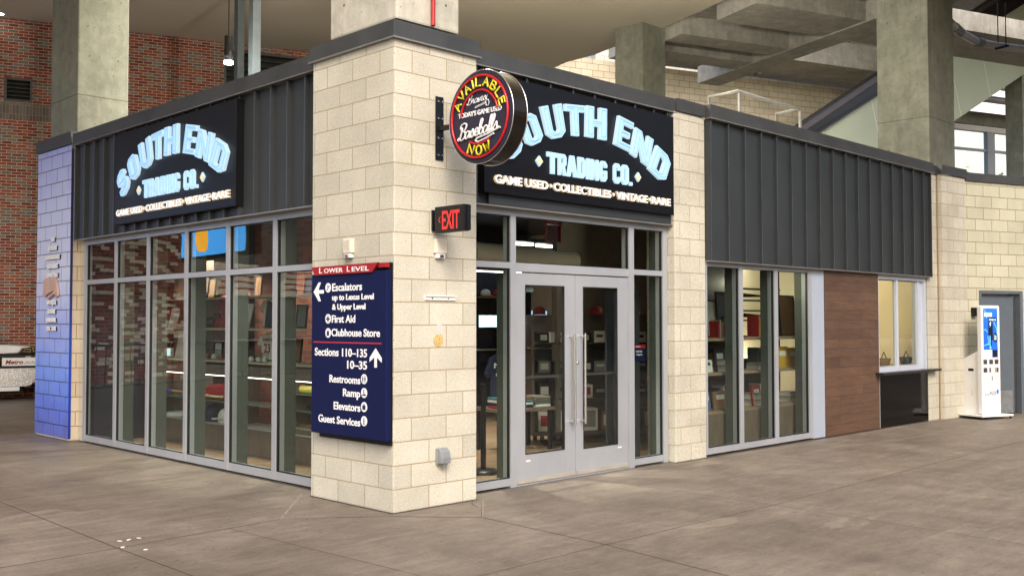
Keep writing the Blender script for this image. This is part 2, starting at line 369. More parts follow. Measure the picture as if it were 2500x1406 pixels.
# mural column: blue paint with glare mixed into its pale lilac, over block joints
q = bricks('blue_mural_glare_block', 1, -1, .4064, .2032, .006, [(0, (.5, .5, .5, 1)), (1, (.6, .6, .6, 1))], S(30, 36, 80), shift=.1, rough=.28, mb=1.0)
sp = q.n('ShaderNodeSeparateXYZ'); q.l(q.coord(), sp.inputs[0])
wob = q.math('ADD', q.math('DIVIDE', sp.outputs[2], 4.2), q.math('MULTIPLY', q.math('SUBTRACT', q.noise(1.6, 5, .7, dist=1.2), .5), .22))
mural = q.ramp(wob, [(.02, (.13, .17, .55, 1)), (.10, (.14, .22, .80, 1)), (.22, (.20, .36, 1, 1)), (.38, (.40, .50, 1, 1)), (.55, (.70, .76, 1, 1)), (.8, (.60, .66, 1, 1)), (1, (.40, .46, .90, 1))])
src = q.b.inputs['Base Color'].links[0].from_socket
q.col(q.mix(1.0, q.mix(0.0, mural, mural), q.ramp(src, [(0, (.05, .05, .05)), (.1, (.5, .5, .5)), (.3, (.95, .95, .95)), (.5, (1, 1, 1))]), 'MULTIPLY'))
M['mural'] = q.m
q = N('blue_edge_paint'); q.set(.35); sp = q.n('ShaderNodeSeparateXYZ'); q.l(q.coord(), sp.inputs[0])
q.col(q.ramp(q.math('DIVIDE', sp.outputs[2], 4.2), [(.0, (.01, .03, .3, 1)), (.2, (.015, .06, .5, 1)), (.35, (.02, .07, .42, 1)), (.5, (.02, .03, .12, 1)), (1, (.025, .03, .10, 1))])); M['edgeblue'] = q.m
# ================================================================ ground
m = MB(); m.add([(-60, -60, 0), (90, -60, 0), (90, 60, 0), (-60, 60, 0)], [(0, 1, 2, 3)]); floor = struct(m, 'floor', M['floor'])
def strip(pts, w_, z):
    mb = MB()
    for a, b in zip(pts, pts[1:]):
        a = Vector(a); b = Vector(b); d = (b-a).normalized(); n = Vector((-d.y, d.x))*w_/2
        mb.add([(a.x+n.x, a.y+n.y, z), (a.x-n.x, a.y-n.y, z), (b.x-n.x, b.y-n.y, z), (b.x+n.x, b.y+n.y, z)], [(0, 1, 2, 3)])
    return mb
jn = join(strip([(-9, .32), (-3.07, .357), (-2.27, .386), (-.82, .474)], .009, .002), strip([(-9, 2.95), (-2.18, 3.09), (-.12, 3.28)], .007, .002),
          strip([(-9, 5.7), (-1.28, 5.87), (-.06, 5.98)], .008, .002), strip([(-2.20, 12), (-2.20, 2.81), (-2.25, .43), (-2.254, -7)], .010, .002),
          strip([(-1.315, .436), (-1.2, -1.77), (-1.18, -7)], .005, .002), strip([(.428, -.681), (.363, -2.081), (.216, -3.231), (.1, -7)], .010, .002),
          strip([(-12, -2.13), (.363, -2.081), (2.691, -2.108), (7.83, -2.0), (30, -2.1)], .008, .002), strip([(2.67, .18), (2.688, -1.09), (2.691, -2.108), (2.4, -7)], .006, .002),
          strip([(5.6, .0), (5.55, -7)], .006, .002), strip([(-12, -5.0), (30, -5.0)], .008, .002), strip([(9.2, 0), (9.1, -7)], .006, .002))
struct(jn, 'floor_joints', M['joint'])
jp = join(strip([(-.82, .474), (-.42, .19), (-.082, -.079), (.18, -.37), (.43, -.67)], .012, .003), strip([(-.82, .474), (-.026, 1.385)], .014, .003),
          strip([(.425, -.672), (1.03, -.03)], .016, .003), strip([(-.07, 3.277), (.02, 2.29), (.02, 1.42)], .007, .003))
struct(jp, 'floor_sealant', M['joint_pale'])
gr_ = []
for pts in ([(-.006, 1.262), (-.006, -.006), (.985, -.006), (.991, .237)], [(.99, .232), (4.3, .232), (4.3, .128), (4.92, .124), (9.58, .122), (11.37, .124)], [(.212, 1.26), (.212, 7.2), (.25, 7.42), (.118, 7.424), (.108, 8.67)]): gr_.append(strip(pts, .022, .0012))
struct(join(*gr_), 'dark_base_line', plain('dark_base_strip', (.05, .042, .035, 1), .95, var=.5, scale=14))  # thin dark line where the walls meet the floor
jq = join(strip([(.43, -.66), (1.035, -.02)], .006, .004), strip([(.92, -.02), (.80, -.13), (.72, -.30)], .005, .004), strip([(-.81, .465), (-.41, .18), (-.08, -.085), (.43, -.675)], .004, .0045))
struct(jq, 'floor_cracks', M['joint'])
# stadium ceiling over the shop (smooth soffit), concrete deck and sky openings beyond it
HS = 8.44
def Bquad(mb, s0, s1, t0, t1, z0, z1): mb.box(s0, s1, t0, t1, z0, z1, M=MB_)
m = MB(MB_); m.prism([(-13, -14), (-4, -19), (13.6, -19), (13.3, -5.7), (13.0, -2.7), (12.7, -1.8), (12.6, 2.4), (-13, 2.4)], HS, HS+.3)
struct(m, 'ceiling', M['soffit'])
m = MB(MB_); m.prism([(21, -9.5), (70, -9.5), (70, 3.9), (21, 3.9)], 13.2, 13.5); struct(m, 'added_shade_roof', M['conc_dark'])  # added roof, keeps open sky off the escalator cladding
dk = MB(); Bquad(dk, 13.35, 17.2, -16, -3.6, 8.62, 8.9); struct(dk, 'concrete_ceiling', M['conc_dark'])
m = MB()
for i in range(0, 90):
    s = 17.25+i*.30; Bquad(m, s, s+.15, -19, -10.2, 8.62, 8.9); Bquad(m, s+.15, s+.30, -19, -10.2, 8.66, 8.94)
struct(m, 'corrugated_ceiling', plain('galvanised_decking', (.30, .29, .27, 1), .5, .4))
# background masonry
def wall_thing(name, label, mat, s0, s1, t, z0, z1, th_=.3, holes=None):
    mb = MB(Matrix(((B1.x, 0, -B2.x, BO.x+B2.x*t), (B1.y, 0, -B2.y, BO.y+B2.y*t), (0, 1, 0, 0), (0, 0, 0, 1))))
    mb.prism([(s0, z0), (s1, z0), (s1, z1), (s0, z1)], -th_, 0, holes=holes)
    return mb.build(name, mat, label=label, cat='wall')
brick = wall_thing('brick_wall', 'tall wall of mixed red and grey brick behind the shop, under the ceiling', M['brick'], -.95, 9.6, 0, 0, HS,
                   holes=[[(4.26, 6.0), (4.26, 8.27), (7.4, 8.27), (7.4, 6.0)], [(-.5, 6.57), (-.5, 7.11), (.07, 7.11), (.07, 6.57)]])
m = MB(MB_); m.box(-.9, 4.2, -.012, .0, 6.18, 6.56); m.build('band_course', M['soldier'], brick)
brick2 = wall_thing('brick_wall', 'wall of red and white mixed brick far left, mirrored in the shop windows', M['brick_mix'], -11.9, -.95, .4, 0, HS)
wall_thing('grey_panel_wall', 'dark grey panelled wall far left, mirrored in the middle window panes', plain('dark_grey_panels', (.07, .07, .072, 1), .6), -34, -11.95, .6, 0, HS)
for i in range(5):
    s_ = -14.2-i*3.1; t_ = thing('menu_board', 'menu board on the dark wall far left, %s from the brick' % ['first', 'second', 'third', 'fourth', 'fifth'][i], 'board', BM(s_, .5, 2.4), 'menu boards on the dark wall')
    mb = MB(MB_); mb.box(s_-1.1, s_+1.1, .45, .55, 2.5, 3.5); mb.build('board', M['offwhite'], t_); mb = MB(MB_); mb.box(s_-1.2, s_+1.2, .3, .5, 1.0, 1.1); mb.build('counter_ledge', M['alu'], t_)
    mb = MB(MB_); [mb.box(s_-.9, s_+.5+.1*k, .44, .449, 3.3-.2*k, 3.36-.2*k) for k in range(4)]; mb.build('printed_line', M['redsign'], t_)
def louver(s0, s1, z0, z1, n, label, sp):
    t = thing('wall_louver', label, 'vent', BM((s0+s1)/2, 0, z0))
    m = MB(MB_); fr = .05
    m.box(s0, s1, -.03, .14, z1-fr, z1); m.box(s0, s1, -.03, .14, z0, z0+fr); m.box(s0, s0+fr, -.03, .14, z0+fr, z1-fr); m.box(s1-fr, s1, -.03, .14, z0+fr, z1-fr)
    m.build('louver_frame', M['coping'], t)
    m = MB(MB_)
    for i in range(n):
        z = z0+fr+(z1-z0-2*fr)*(i+.5)/n; h = (z1-z0-2*fr)/n
        m.add([(s0+fr, -.01, z-h*.42), (s1-fr, -.01, z-h*.42), (s1-fr, .10, z+h*.38), (s0+fr, .10, z+h*.38), (s0+fr, -.005, z-h*.42-.012), (s1-fr, -.005, z-h*.42-.012), (s1-fr, .105, z+h*.38-.012), (s0+fr, .105, z+h*.38-.012)],
              [(0, 1, 2, 3), (4, 7, 6, 5), (0, 4, 5, 1), (3, 2, 6, 7)])
    m.build('louver_blades', plain('louver_paint', (.055, .055, .05, 1), .5), t)
    m = MB(MB_); m.box(s0, s1, .16, .2, z0, z1); m.build('louver_backing', M['black'], t)
    return t
louver(4.26, 7.38, 6.0, 8.27, 15, 'large dark louvered vent high in the brick wall behind the two steel posts', .14)
louver(-.5, .07, 6.57, 7.11, 5, 'small square louvered vent in the brick wall at far left', .1)
bw = wall_thing('block_wall', 'tall beige block wall behind the escalator', M['block_bg'], 7.0, 27.5, 2.5, 0, 9.9)
bw2 = wall_thing('block_wall', 'bright pale block wall above the concrete ledge, next to the right column', plain('x', (.7, .7, .7, 1)) and bricks('pale_block_upper', B1.x, B1.y, .4064, .2032, .007, [(0, (.62, .60, .54, 1)), (1, (.70, .68, .62, 1))], S(150, 145, 140)).m, 17, 30, 4.2, 10.0, 14)
m = MB(); Bquad(m, 16.8, 29, .6, 3.0, 10.12, 10.95); m.build('concrete_beam', M['conc_dark'], label='long concrete ledge beam above the block wall, behind the girders', cat='beam')
# wall lamps in a row near the top of the block wall
first = None
for i, (px, py, wd) in enumerate(((1848, 175, 'first'), (1910, 180, 'second'), (1975, 188, 'third'), (2045, 196, 'fourth'))):
    p = BW(px, py, 2.5)
    l = 'small grey box light on the block wall, %s from the left in its row' % wd
    if first is None:
        first = thing('wall_light', l, 'light fitting', BM(p.x, 2.4, p.z), 'box lights along the top of the block wall'); s0 = p
        mb = MB(MB_); mb.box(p.x-.13, p.x+.13, 2.36, 2.5, p.z-.16, p.z+.14); mb.build('housing', M['grey'], first, bevel=.02)
        mb = MB(MB_); mb.box(p.x-.09, p.x+.09, 2.33, 2.358, p.z-.13, p.z+.02); mb.build('lens', M['offwhite'], first)
    else: copy_thing(first, BM(p.x, 0, p.z)-BM(s0.x, 0, s0.z), l)
# concrete frame: girder + beams
def beam(s0, s1, t0, t1, z0, z1, label, mat='conc_dark', grp=None):
    mb = MB(MB_); mb.box(s0, s1, t0, t1, z0, z1); return mb.build('concrete_beam', M[mat], label=label, cat='beam', group=grp)
ZB = 8.15
def ts(a, b): return BZ(*a, ZB).y, BZ(*b, ZB).y
beam(16.5, 17.2, -16.0, -2.3, ZB, 8.61, 'long concrete girder running away from the camera, left of the right column')
a, b = ts((1704, 30), (1704, 10))
g = 'concrete cross beams left of the girder'
a1, b1_ = ts((1626, 80), (1626, 103)); beam(13.4, 16.49, a1, b1_, ZB+.02, 8.61, 'nearest of the short concrete cross beams between ceiling and girder')
a1, b1_ = ts((1626, 128), (1626, 150)); beam(13.4, 16.49, a1, b1_, ZB+.02, 8.61, 'farthest of the short concrete cross beams, just above the block wall')
a1, b1_ = ts((1870, 15), (1800, 40)); beam(13.55, 30, a1, a1+1.35, ZB+.03, 8.60, 'wide concrete beam crossing above the girder at the top of the picture')
# beams right of the right column
t0 = BZ(2400, 82, ZB).y; t1 = BZ(2400, 124, ZB).y
beam(17.25, 44, t0, t1, ZB+.01, 8.60, 'deep concrete beam above the escalator, right of the right column')
beam(25.4, 27.2, -7.0, -6.0, 7.55, 7.95, 'short concrete beam stub at the right edge above the windows')
# far right column and glazed end wall
p = BW(2497, 300, -.6); mb = MB(MB_); mb.box(p.x, p.x+.7, -.6, .1, 0, 11); mb.build('concrete_column', M['conc'], label='narrow concrete column at the right edge in front of the tall windows', cat='column')
WT = 4.0
mb = MB(MB_); mb.box(30, 60, WT, WT+.5, 9.62, 10.15); mb.build('concrete_beam', M['conc'], label='pale concrete header beam above the tall windows at right', cat='beam')
win = thing('window_wall', 'tall aluminium framed windows with trees and sky outside, far right', 'window', BM(36, WT, 5))
mb = MB(MB_); mb.box(30, 60, WT+.05, WT+.3, 9.38, 9.60); mb.build('head_panel', M['white'], win)
mb = MB(MB_)
mb.box(30, 60, WT+.05, WT+.2, 5.0, 5.2)
for s_ in (31.0, 35.25, 39.5, 43.7): mb.box(s_, s_+.42, WT+.03, WT+.23, 5.2, 9.38)
mb.box(30, 60, WT+.07, WT+.18, 8.56, 8.66); mb.build('window_frame', M['alu'], win)
mb = MB(MB_); mb.box(30, 60, WT+.11, WT+.12, 5.2, 9.38); mb.build('glass_pane', M['glass'], win)
wall_thing('block_wall', 'low block wall under the tall windows at right', M['block_bg'], 27.5, 60, WT+.3, 0, 5.0)
# ================================================================ square concrete columns
def column(x0, x1, y0, y1, z0, z1, label, mat):
    mb = MB(); mb.box(x0, x1, y0, y1, z0, z1)
    return mb.build('concrete_column', M[mat], label=label, cat='column', bevel=.02)
cL = pX(190, 200, .45)
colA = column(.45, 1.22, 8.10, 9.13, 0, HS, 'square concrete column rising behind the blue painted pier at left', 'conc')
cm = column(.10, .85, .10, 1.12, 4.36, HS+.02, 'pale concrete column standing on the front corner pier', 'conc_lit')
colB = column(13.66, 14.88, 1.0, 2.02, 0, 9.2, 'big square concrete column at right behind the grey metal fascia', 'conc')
c4 = dep(1568, 55, 22.9)
column(c4.x, c4.x+.87, c4.y, c4.y+.8, 0, HS+.3, 'concrete column behind the shop roof, where the smooth ceiling ends', 'conc')
# formwork line on columns
fj = plain('formwork_line', (.10, .10, .08, 1), .9, var=.4, scale=12)
for par_, x0, x1, y0, y1, z in ((colA, .45, 1.22, 8.10, 9.13, 5.02), (colB, 13.66, 14.88, 1.0, 2.02, 5.55), (cm, .10, .85, .10, 1.12, 5.2)):
    m_ = MB(); k = .0015
    m_.box(x0-k, x1+k, y0-k, y0+.001, z, z+.012); m_.box(x0-k, x0+.001, y0+.002, y1+k, z, z+.012); m_.build('formwork_joint', fj, par_)
    for zz in (z+.6, z+1.9, z-.6):
        for u_ in (.22, .78):
            m_ = MB(); a_ = x0+(x1-x0)*u_; b_ = y0+(y1-y0)*u_; m_.tube([(a_, y0-.0012, zz), (a_, y0+.002, zz)], .014, 10); m_.tube([(x0-.0012, b_, zz+.05), (x0+.002, b_, zz+.05)], .014, 10); m_.build('tie_hole', fj, par_)
mb = MB(); x = pY(1055, 50, .085); mb.tube([(x.x, .07, 4.37), (x.x, .07, HS)], .021, 10)
mb.build('sprinkler_pipe', M['pipered'], label='thin red vertical pipe on the pale column above the corner pier', cat='pipe')
# steel posts
pp = dep(584, 100, 20.6); pq = dep(621.5, 100, 17)
for p, l, hw in ((pp, 'slim dark steel post reaching the ceiling, nearer the pendant lamp', .075), (pq, 'wider dark steel post to the right of the pendant lamp', .075)):
    t = thing('steel_post', l, 'post', (p.x, p.y, 0), 'steel posts behind the shop roof')
    mb = MB(); mb.box(p.x-hw, p.x+hw, p.y-hw, p.y+hw, 0, HS-.012); mb.build('shaft', M['post'], t, bevel=.008)
    mb = MB(); mb.box(p.x-hw*1.6, p.x+hw*1.6, p.y-hw*1.6, p.y+hw*1.6, HS-.012, HS-.001); mb.build('top_plate', M['post'], t)
# pendant lamp
p = dep(558, 150, 16); t = thing('pendant_lamp', 'lit black cylinder pendant lamp hanging from the ceiling at left', 'lamp', (p.x, p.y, p.z))
mb = MB(); mb.tube([(p.x, p.y, p.z+.42), (p.x, p.y, HS+.0)], .010, 6); mb.build('cord', M['black'], t)
mb = MB(); mb.lathe([(.060, .40), (.066, .38), (.066, .20), (.072, .195), (.072, .0), (.060, 0), (.058, .02)][::-1], (p.x, p.y, p.z), 24); mb.build('lamp_body', M['black'], t)
mb = MB(); mb.lathe([(.066, -.045), (.07, -.02), (.066, .012)], (p.x, p.y, p.z), 24); mb.build('diffuser', emit('lamp_glow', (1, .93, .78, 1), 24), t)
def spot(p, e, size, tgt, col=(1, .93, .82)):
    l = bpy.data.lights.new('lamp_light', 'SPOT'); l.energy = e; l.spot_size = math.radians(size); l.spot_blend = .7; l.color = col; l.shadow_soft_size = .08
    o = bpy.data.objects.new('lamp_light', l); C.objects.link(o); o.location = p; o.rotation_euler = (Vector(tgt)-Vector(p)).to_track_quat('-Z', 'Y').to_euler(); return o
def point(p, e, col=(1, .93, .82), r=.1):
    l = bpy.data.lights.new('lamp_light', 'POINT'); l.energy = e; l.color = col; l.shadow_soft_size = r
    o = bpy.data.objects.new('lamp_light', l); C.objects.link(o); o.location = p; return o
point((p.x, p.y, p.z-.1), 110, r=.07)
for x, y, z, l in ((3.6, 2.6, 6.7, 'added black pendant lamp, out of view over the front of the shop roof'), (8.6, 2.4, 7.0, 'added black pendant lamp, out of view over the middle of the shop roof')):
    copy_thing(t, (x-p.x, y-p.y, z-p.z), l); point((x, y, z-.1), 480 if x < 5 else 150)  # extra lamps, out of view, added to light the ceiling
# recessed downlights
root = None
for i, (px, py, l) in enumerate(((0.5, 35, 'lit recessed downlight at the left edge of the ceiling'), (503, 62, 'lit recessed downlight left of the pendant lamp'), (692, 106, 'lit recessed downlight right of the steel posts'))):
    q_ = pZ(px, py, HS-.01)
    if root is None:
        root = thing('downlight', l, 'light', (q_.x, q_.y, HS), 'recessed ceiling downlights'); r0 = q_
        mb = MB(); mb.lathe([(.10, -.012), (.105, 0)], (q_.x, q_.y, HS-.001), 20); mb.build('trim_ring', M['white'], root)
        mb = MB(); mb.lathe([(.07, -.016), (.072, -.0125)], (q_.x, q_.y, HS-.001), 20); mb.build('diffuser', emit('downlight_glow', (1, .95, .85, 1), 24), root)
    else: copy_thing(root, (q_.x-r0.x, q_.y-r0.y, 0), l)
    if i: spot((q_.x, q_.y, HS-.1), 50, 90, (q_.x, q_.y, 0))
# ================================================================ escalator
def EW(px, py, t=-1.0): return BW(px, py, t)
e = thing('escalator', 'dark escalator truss with pale green cladding, climbing right behind the block wall', 'escalator', BM(20, -1, 4))
TE = Matrix(((B1.x, 0, -B2.x, BO.x-B2.x), (B1.y, 0, -B2.y, BO.y-B2.y), (0, 1, 0, 0), (0, 0, 0, 1)))  # local x=s, y=z, z=out ; plane t=-1
def line(p, q_):
    a, b = EW(*p), EW(*q_); k = (b.z-a.z)/(b.x-a.x); return lambda s: a.z+k*(s-a.x)
L1 = line((1945, 308), (2143, 179)); L2 = line((1967, 318), (2143, 200)); L3 = line((1993, 326), (2143, 232)); L4 = line((2334, 294), (2494, 187))
kk = (L3(24)-L3(20))/4
def par(f0, f1, s0, s1, z0, z1): mb = MB(TE); mb.prism([(s0, f0(s0)), (s1, f0(s1)), (s1, f1(s1)), (s0, f1(s0))], z0, z1); return mb
S0, S1 = 15, 31.6
off = lambda f, d: (lambda s: f(s)+d)
par(off(L1, -.03), off(L1, .04), S0, S1, -.08, .10).build('handrail', M['rubber'], e)
par(L2, off(L1, -.032), S0, S1, -.03, .03).build('balustrade', plain('escalator_balustrade', (.075, .062, .068, 1), .35, .3), e)
par(off(L3, .10), off(L2, -.004), S0, S1, -.05, .08).build('skirt', M['escdark'], e)
par(L3, off(L3, .095), S0, S1, -.06, .12).build('truss_band', M['escdark'], e)
off4 = lambda s: L3(s)-((L3(26))-(L4(26)))
par(off4, off(L3, -.004), S0, S1, -.9, -.02).build('green_cladding', M['escgreen'], e)
for s_ in (18.6, 20.6, 22.6, 24.6, 26.6, 28.0, 29.4): 
    mb = MB(TE); za, zb = off4(s_), L3(s_-.55); mb.add([(s_, za, -.016), (s_+.022, za+.01, -.016), (s_-.55+.022, zb, -.016), (s_-.55, zb, -.016)], [(0, 1, 2, 3)]); mb.build('cladding_joint', M['escline'], e)

# pipe rail on the roof
zr = 4.42
def R(px, py, y): return pY(px, py, y)
A1 = R(1731, 238, .9); A2 = R(1803, 222, .9); 
rr = thing('roof_guard_rail', 'grey pipe guard rail standing on the shop roof in front of the block wall', 'railing', (A1.x, .9, 4.3))
yb = 2.0
a = R(1731, 236, 1.9); b = R(1801, 223, 1.0); c = R(1953, 268, 1.0); d = R(1895, 278, 1.9)
mb = MB(); mb.tube([(a.x, a.y, 4.1), tuple(a), tuple(b), tuple(c)], .024, 10); mb.tube([(b.x+.04, b.y, 4.1), (b.x+.04, b.y, b.z)], .024, 10)
mb.tube([(c.x, c.y, 4.1), tuple(c)], .024, 10); mb.tube([(d.x, d.y, 4.1), tuple(d), tuple(R(1950, 266, 1.0))], .022, 10)
mb.build('rail_pipe', M['rail'], rr)
# conduit pipe right of the right column
pa = BZ(2325, 60, 7.7); P_ = [pZ(2318, 55, 7.7), pZ(2345, 80, 7.7), pZ(2385, 103, 7.68), pZ(2420, 110, 7.68), pZ(2460, 116, 7.66), pZ(2530, 125, 7.66)]
t = thing('ceiling_pipe', 'bent galvanised pipe hanging under the beam at top right', 'pipe', P_[3])
mb = MB(); mb.tube([tuple(x) for x in P_], .085, 12); mb.build('pipe_run', M['galv'], t)
mb = MB(); mb.tube([tuple(P_[2]), tuple(P_[2]+(P_[3]-P_[2])*.35)], .105, 12); mb.tube([tuple(P_[0]+(P_[1]-P_[0])*.5), tuple(P_[1])], .10, 12); mb.build('coupling', M['grey'], t)
mb = MB()
for px in (2437, 2456):
    h = pZ(px, 116, 7.62); mb.tube([tuple(h), (h.x, h.y, 8.6)], .012, 6)
h1, h2 = pZ(2430, 120, 7.56), pZ(2462, 112, 7.56); mb.tube([tuple(h1), tuple(h2)], .03, 6); mb.build('hanger', M['black'], t)
# long light fitting & pipes above header (seen under the escalator)
t = thing('service_pipes', 'pair of silver pipes on hangers above the header beam at right', 'pipe', BM(34, 2.5, 10.3))
mb = MB(MB_); mb.tube([(30, 2.6, 10.28), (60, 2.6, 10.28)], .14, 10); mb.tube([(30, 2.2, 10.62), (60, 2.2, 10.62)], .07, 8); mb.build('pipe_run', M['galv'], t)
mb = MB(MB_); mb.tube([(34.1, 2.2, 10.2), (34.1, 2.2, 12)], .02, 6); mb.tube([(36.6, 2.2, 10.2), (36.6, 2.2, 12)], .02, 6); mb.build('hanger', M['black'], t)
# ================================================================ trees and building outside the far windows
leafm = N('sunlit_leaf'); leafm.set(.6); leafm.col(leafm.ramp(leafm.noise(3, 3), [(.3, (.14, .21, .03, 1)), (.7, (.32, .38, .06, 1))])); leafm.b.inputs['Transmission Weight'].default_value = 0
barkm = plain('tree_bark', (.10, .075, .055, 1), .9)
def tree(s_, t_, h, r, label, n=2600):
    rnd = random.Random(int(s_*10)); t = thing('tree', label, 'tree', BM(s_, t_, 0), 'trees outside the tall windows')
    mb = MB(MB_); mb.tube([(s_, t_, 0), (s_+.1, t_, h*.45), (s_-.1, t_, h*.8)], .22, 8, r2=.06)
    cl = []
    for i in range(16):
        a = rnd.random()*2*PI; rr_ = r*(.3+.6*rnd.random()); z = h*(.5+.45*rnd.random()); c_ = Vector((s_+math.cos(a)*rr_, t_+math.sin(a)*rr_, z)); cl.append(c_)
        mb.tube([(s_, t_, h*.4), tuple((Vector((s_, t_, h*.5))+c_)/2), tuple(c_)], .06, 5, r2=.02)
    mb.build('trunk', barkm, t)
    mb = MB(MB_)
    for i in range(n):
        c_ = rnd.choice(cl); v = Vector((rnd.gauss(0, .5), rnd.gauss(0, .5), rnd.gauss(0, .42)))*r*.45
        p = c_+v; u_ = Vector((rnd.uniform(-1, 1), rnd.uniform(-1, 1), rnd.uniform(-.6, .6))).normalized(); w_ = u_.cross(Vector((rnd.uniform(-1, 1), rnd.uniform(-1, 1), 1))).normalized()
        l_ = rnd.uniform(.09, .19); mb.add([tuple(p-u_*l_), tuple(p+w_*l_*.5), tuple(p+u_*l_), tuple(p-w_*l_*.5)], [(0, 1, 2, 3)])
    mb.build('crown', leafm.m, t)
tree(43, 14, 10.3, 2.6, 'leafy tree outside the tall windows, nearer the right column')
tree(52.5, 17, 10.6, 2.6, 'leafy tree outside the tall windows, at the right edge')
bb = thing('backdrop_building', 'pale building outside the far windows, enlarged to stand in for bright sky', 'building', BM(60, 34, 0))
mb = MB(MB_); mb.box(36, 110, 34, 44, 0, 22); mb.build('wall', M['white'], bb)  # white wall enlarged so the windows show brightness instead of dull sky
mb = MB(MB_)
for z in (3, 6.5, 10, 13): mb.box(58, 62, 33.95, 34.02, z, z+1.6)
mb.build('window_band', M['navy'], bb)
# ================================================================ other side of the concourse (seen mirrored in the glass)
mb = MB(); mb.box(-6, 70, -30, -29.6, 0, 8.2); mb.build('brown_block_wall', M['opp'], label='dark brown wall across the concourse, behind the camera', cat='wall')
for i, x in enumerate((3, 11, 19, 27, 36)):
    mb = MB(); mb.box(x, x+.9, -24, -23.1, 0, 8.2); mb.build('concrete_column', M['conc_dark'], label='concrete column across the concourse behind the camera, number %s from the left in its row' % ['one', 'two', 'three', 'four', 'five'][i], cat='column', group='columns across the concourse')
mb = MB(); mb.box(-6, 70, -30, -22, 8.2, 9.0); struct(mb, 'opposite_ceiling', M['conc_dark'])
# ================================================================ the shop
shop = thing('shop', 'corner shop of beige block, charcoal standing seam metal and silver framed glass', 'shop', (0, 0, 0))
ZT = 4.151; ZC = 4.30
def blockpart(x0, x1, y0, y1, name='block_pier', mat='block', z1=ZT, bev=.014, label=None):
    mb = MB(); mb.box(x0, x1, y0, y1, 0, z1); return mb.build(name, M[mat], shop, bevel=bev, label=label)
p1 = blockpart(0, .985, 0, 1.262, label='big front corner pier of beige block')
def coping(mb, x0, x1, y0, y1, z0=ZT, z1=ZC, proud=.022):
    mb.box(x0-proud, x1+proud, y0-proud, y1+proud, z0+.003, z1)
mb = MB(); coping(mb, 0, .985, 0, 1.262); mb.build('cap', M['coping'], p1, bevel=.004)
mb = MB(); e_ = .034; mb.box(-e_, .985+e_, -e_, 0-.002, ZT-.012, ZT+.002); mb.box(-e_, -.002, 0, 1.262+e_, ZT-.012, ZT+.002); mb.build('cap_lip', M['lip'], p1)
p2 = blockpart(4.292, 4.92, .13, .55)
# chamfered left corner comes from the bevel of the pier; its cap
mb = MB(); mb.box(4.32, 4.905, .105, .5, ZT+.003, ZC+.006); mb.build('cap', M['coping'], p2, bevel=.004)
# blue painted pier (end of the left front)
pb = blockpart(.122, .55, 7.428, 8.67, label='end pier of beige block at left, its street face painted blue', mat='block_fin')
mb = MB(); mb.box(.112, .1215, 7.424, 8.674, .03, ZT-.006); mb.build('painted_face', M['mural'], pb)
mb = MB(); mb.box(.1125, .148, 7.4205, 7.4238, .03, ZT-.006); mb.build('blue_edge', M['edgeblue'], pb)
mb = MB(); mb.box(.085, .6, 7.395, 8.70, ZT+.003, ZC+.03); mb.build('cap', M['coping'], pb, bevel=.004)
blockpart(.255, .60, 7.205, 7.425, mat='block_fin', name='block_return')
# raised lettering on the blue pier
MBL = faceX(.112, 8.67)
rows = [('WE', .655), ('LONGEST', .655), ('CONTINUOUSLY', .655), ('OPERATING', .655), ('FRANCHISE', .655), ('IN MAJOR', .64), ('LEAGUE', .64), ('BASEBALL', .64), ('EST. 1871', .64)]
def zb(py): return pX(132, py, .11).z
ys = [585, 606, 628, 650, 672, 738, 760, 781, 802]
lett = thing('raised_lettering', 'small raised white lettering in nine rows down the blue painted pier', 'lettering', (.11, 8.0, 1.6))
mm = []; hw = {'WE': .10, 'LONGEST': .23, 'CONTINUOUSLY': .40, 'OPERATING': .29, 'FRANCHISE': .30, 'IN MAJOR': .25, 'LEAGUE': .20, 'BASEBALL': .26, 'EST. 1871': .24}
for (tx, cx), y in zip(rows, ys):
    z = zb(y); k = hw[tx]/1.25; mm.append(fit_text(tx, MBL, cx-k*.85, cx+k*.85, z-.03, .062, extrude=.006, bold=.003, z=.022))
lm_ = join(*mm); lb_ = MB(); lb_.v = [tuple(Vector(v)+Vector((.016, -.012, -.006))) for v in lm_.v]; lb_.f = lm_.f; lb_.sm = lm_.sm
lo_ = lm_.build('letters', M['lettering'], lett); lb_.build('letter_shadows', M['black'], lo_)  # dark offset copy of the letters, painted as their shadow
# team script mark: slab with axe bar beneath (peach)
mk = MB(MBL); z0 = zb(704)
mk.prism([(.32, .02), (.36, .30), (.42, .40), (.50, .30), (.56, .34), (.62, .36), (.72, .40), (.80, .44), (.90, .30), (.96, .12), (.98, -.03), (.90, -.07), (.84, .02), (.80, .10), (.50, .02), (.40, -.04)], .01, .035, M=MBL @ Matrix.Translation((.64, z0, 0)) @ Matrix.Diagonal((.85, .62, 1, 1)) @ Matrix.Translation((-.68, -.15, 0)))
mk.prism([(.52, -.06), (.84, .06), (.86, .02), (.56, -.10)], .01, .045, M=MBL @ Matrix.Translation((.64, z0, 0)) @ Matrix.Diagonal((.85, .62, 1, 1)) @ Matrix.Translation((-.68, -.15, 0)))
mk.build('team_mark', plain('peach_metal', (.62, .40, .33, 1), .5), lett)
M['seam'] = plain('painted_seam_highlight', (.16, .165, .17, 1), .4, .4, var=.3, scale=5)  # pale strip, a painted highlight along the rib edges
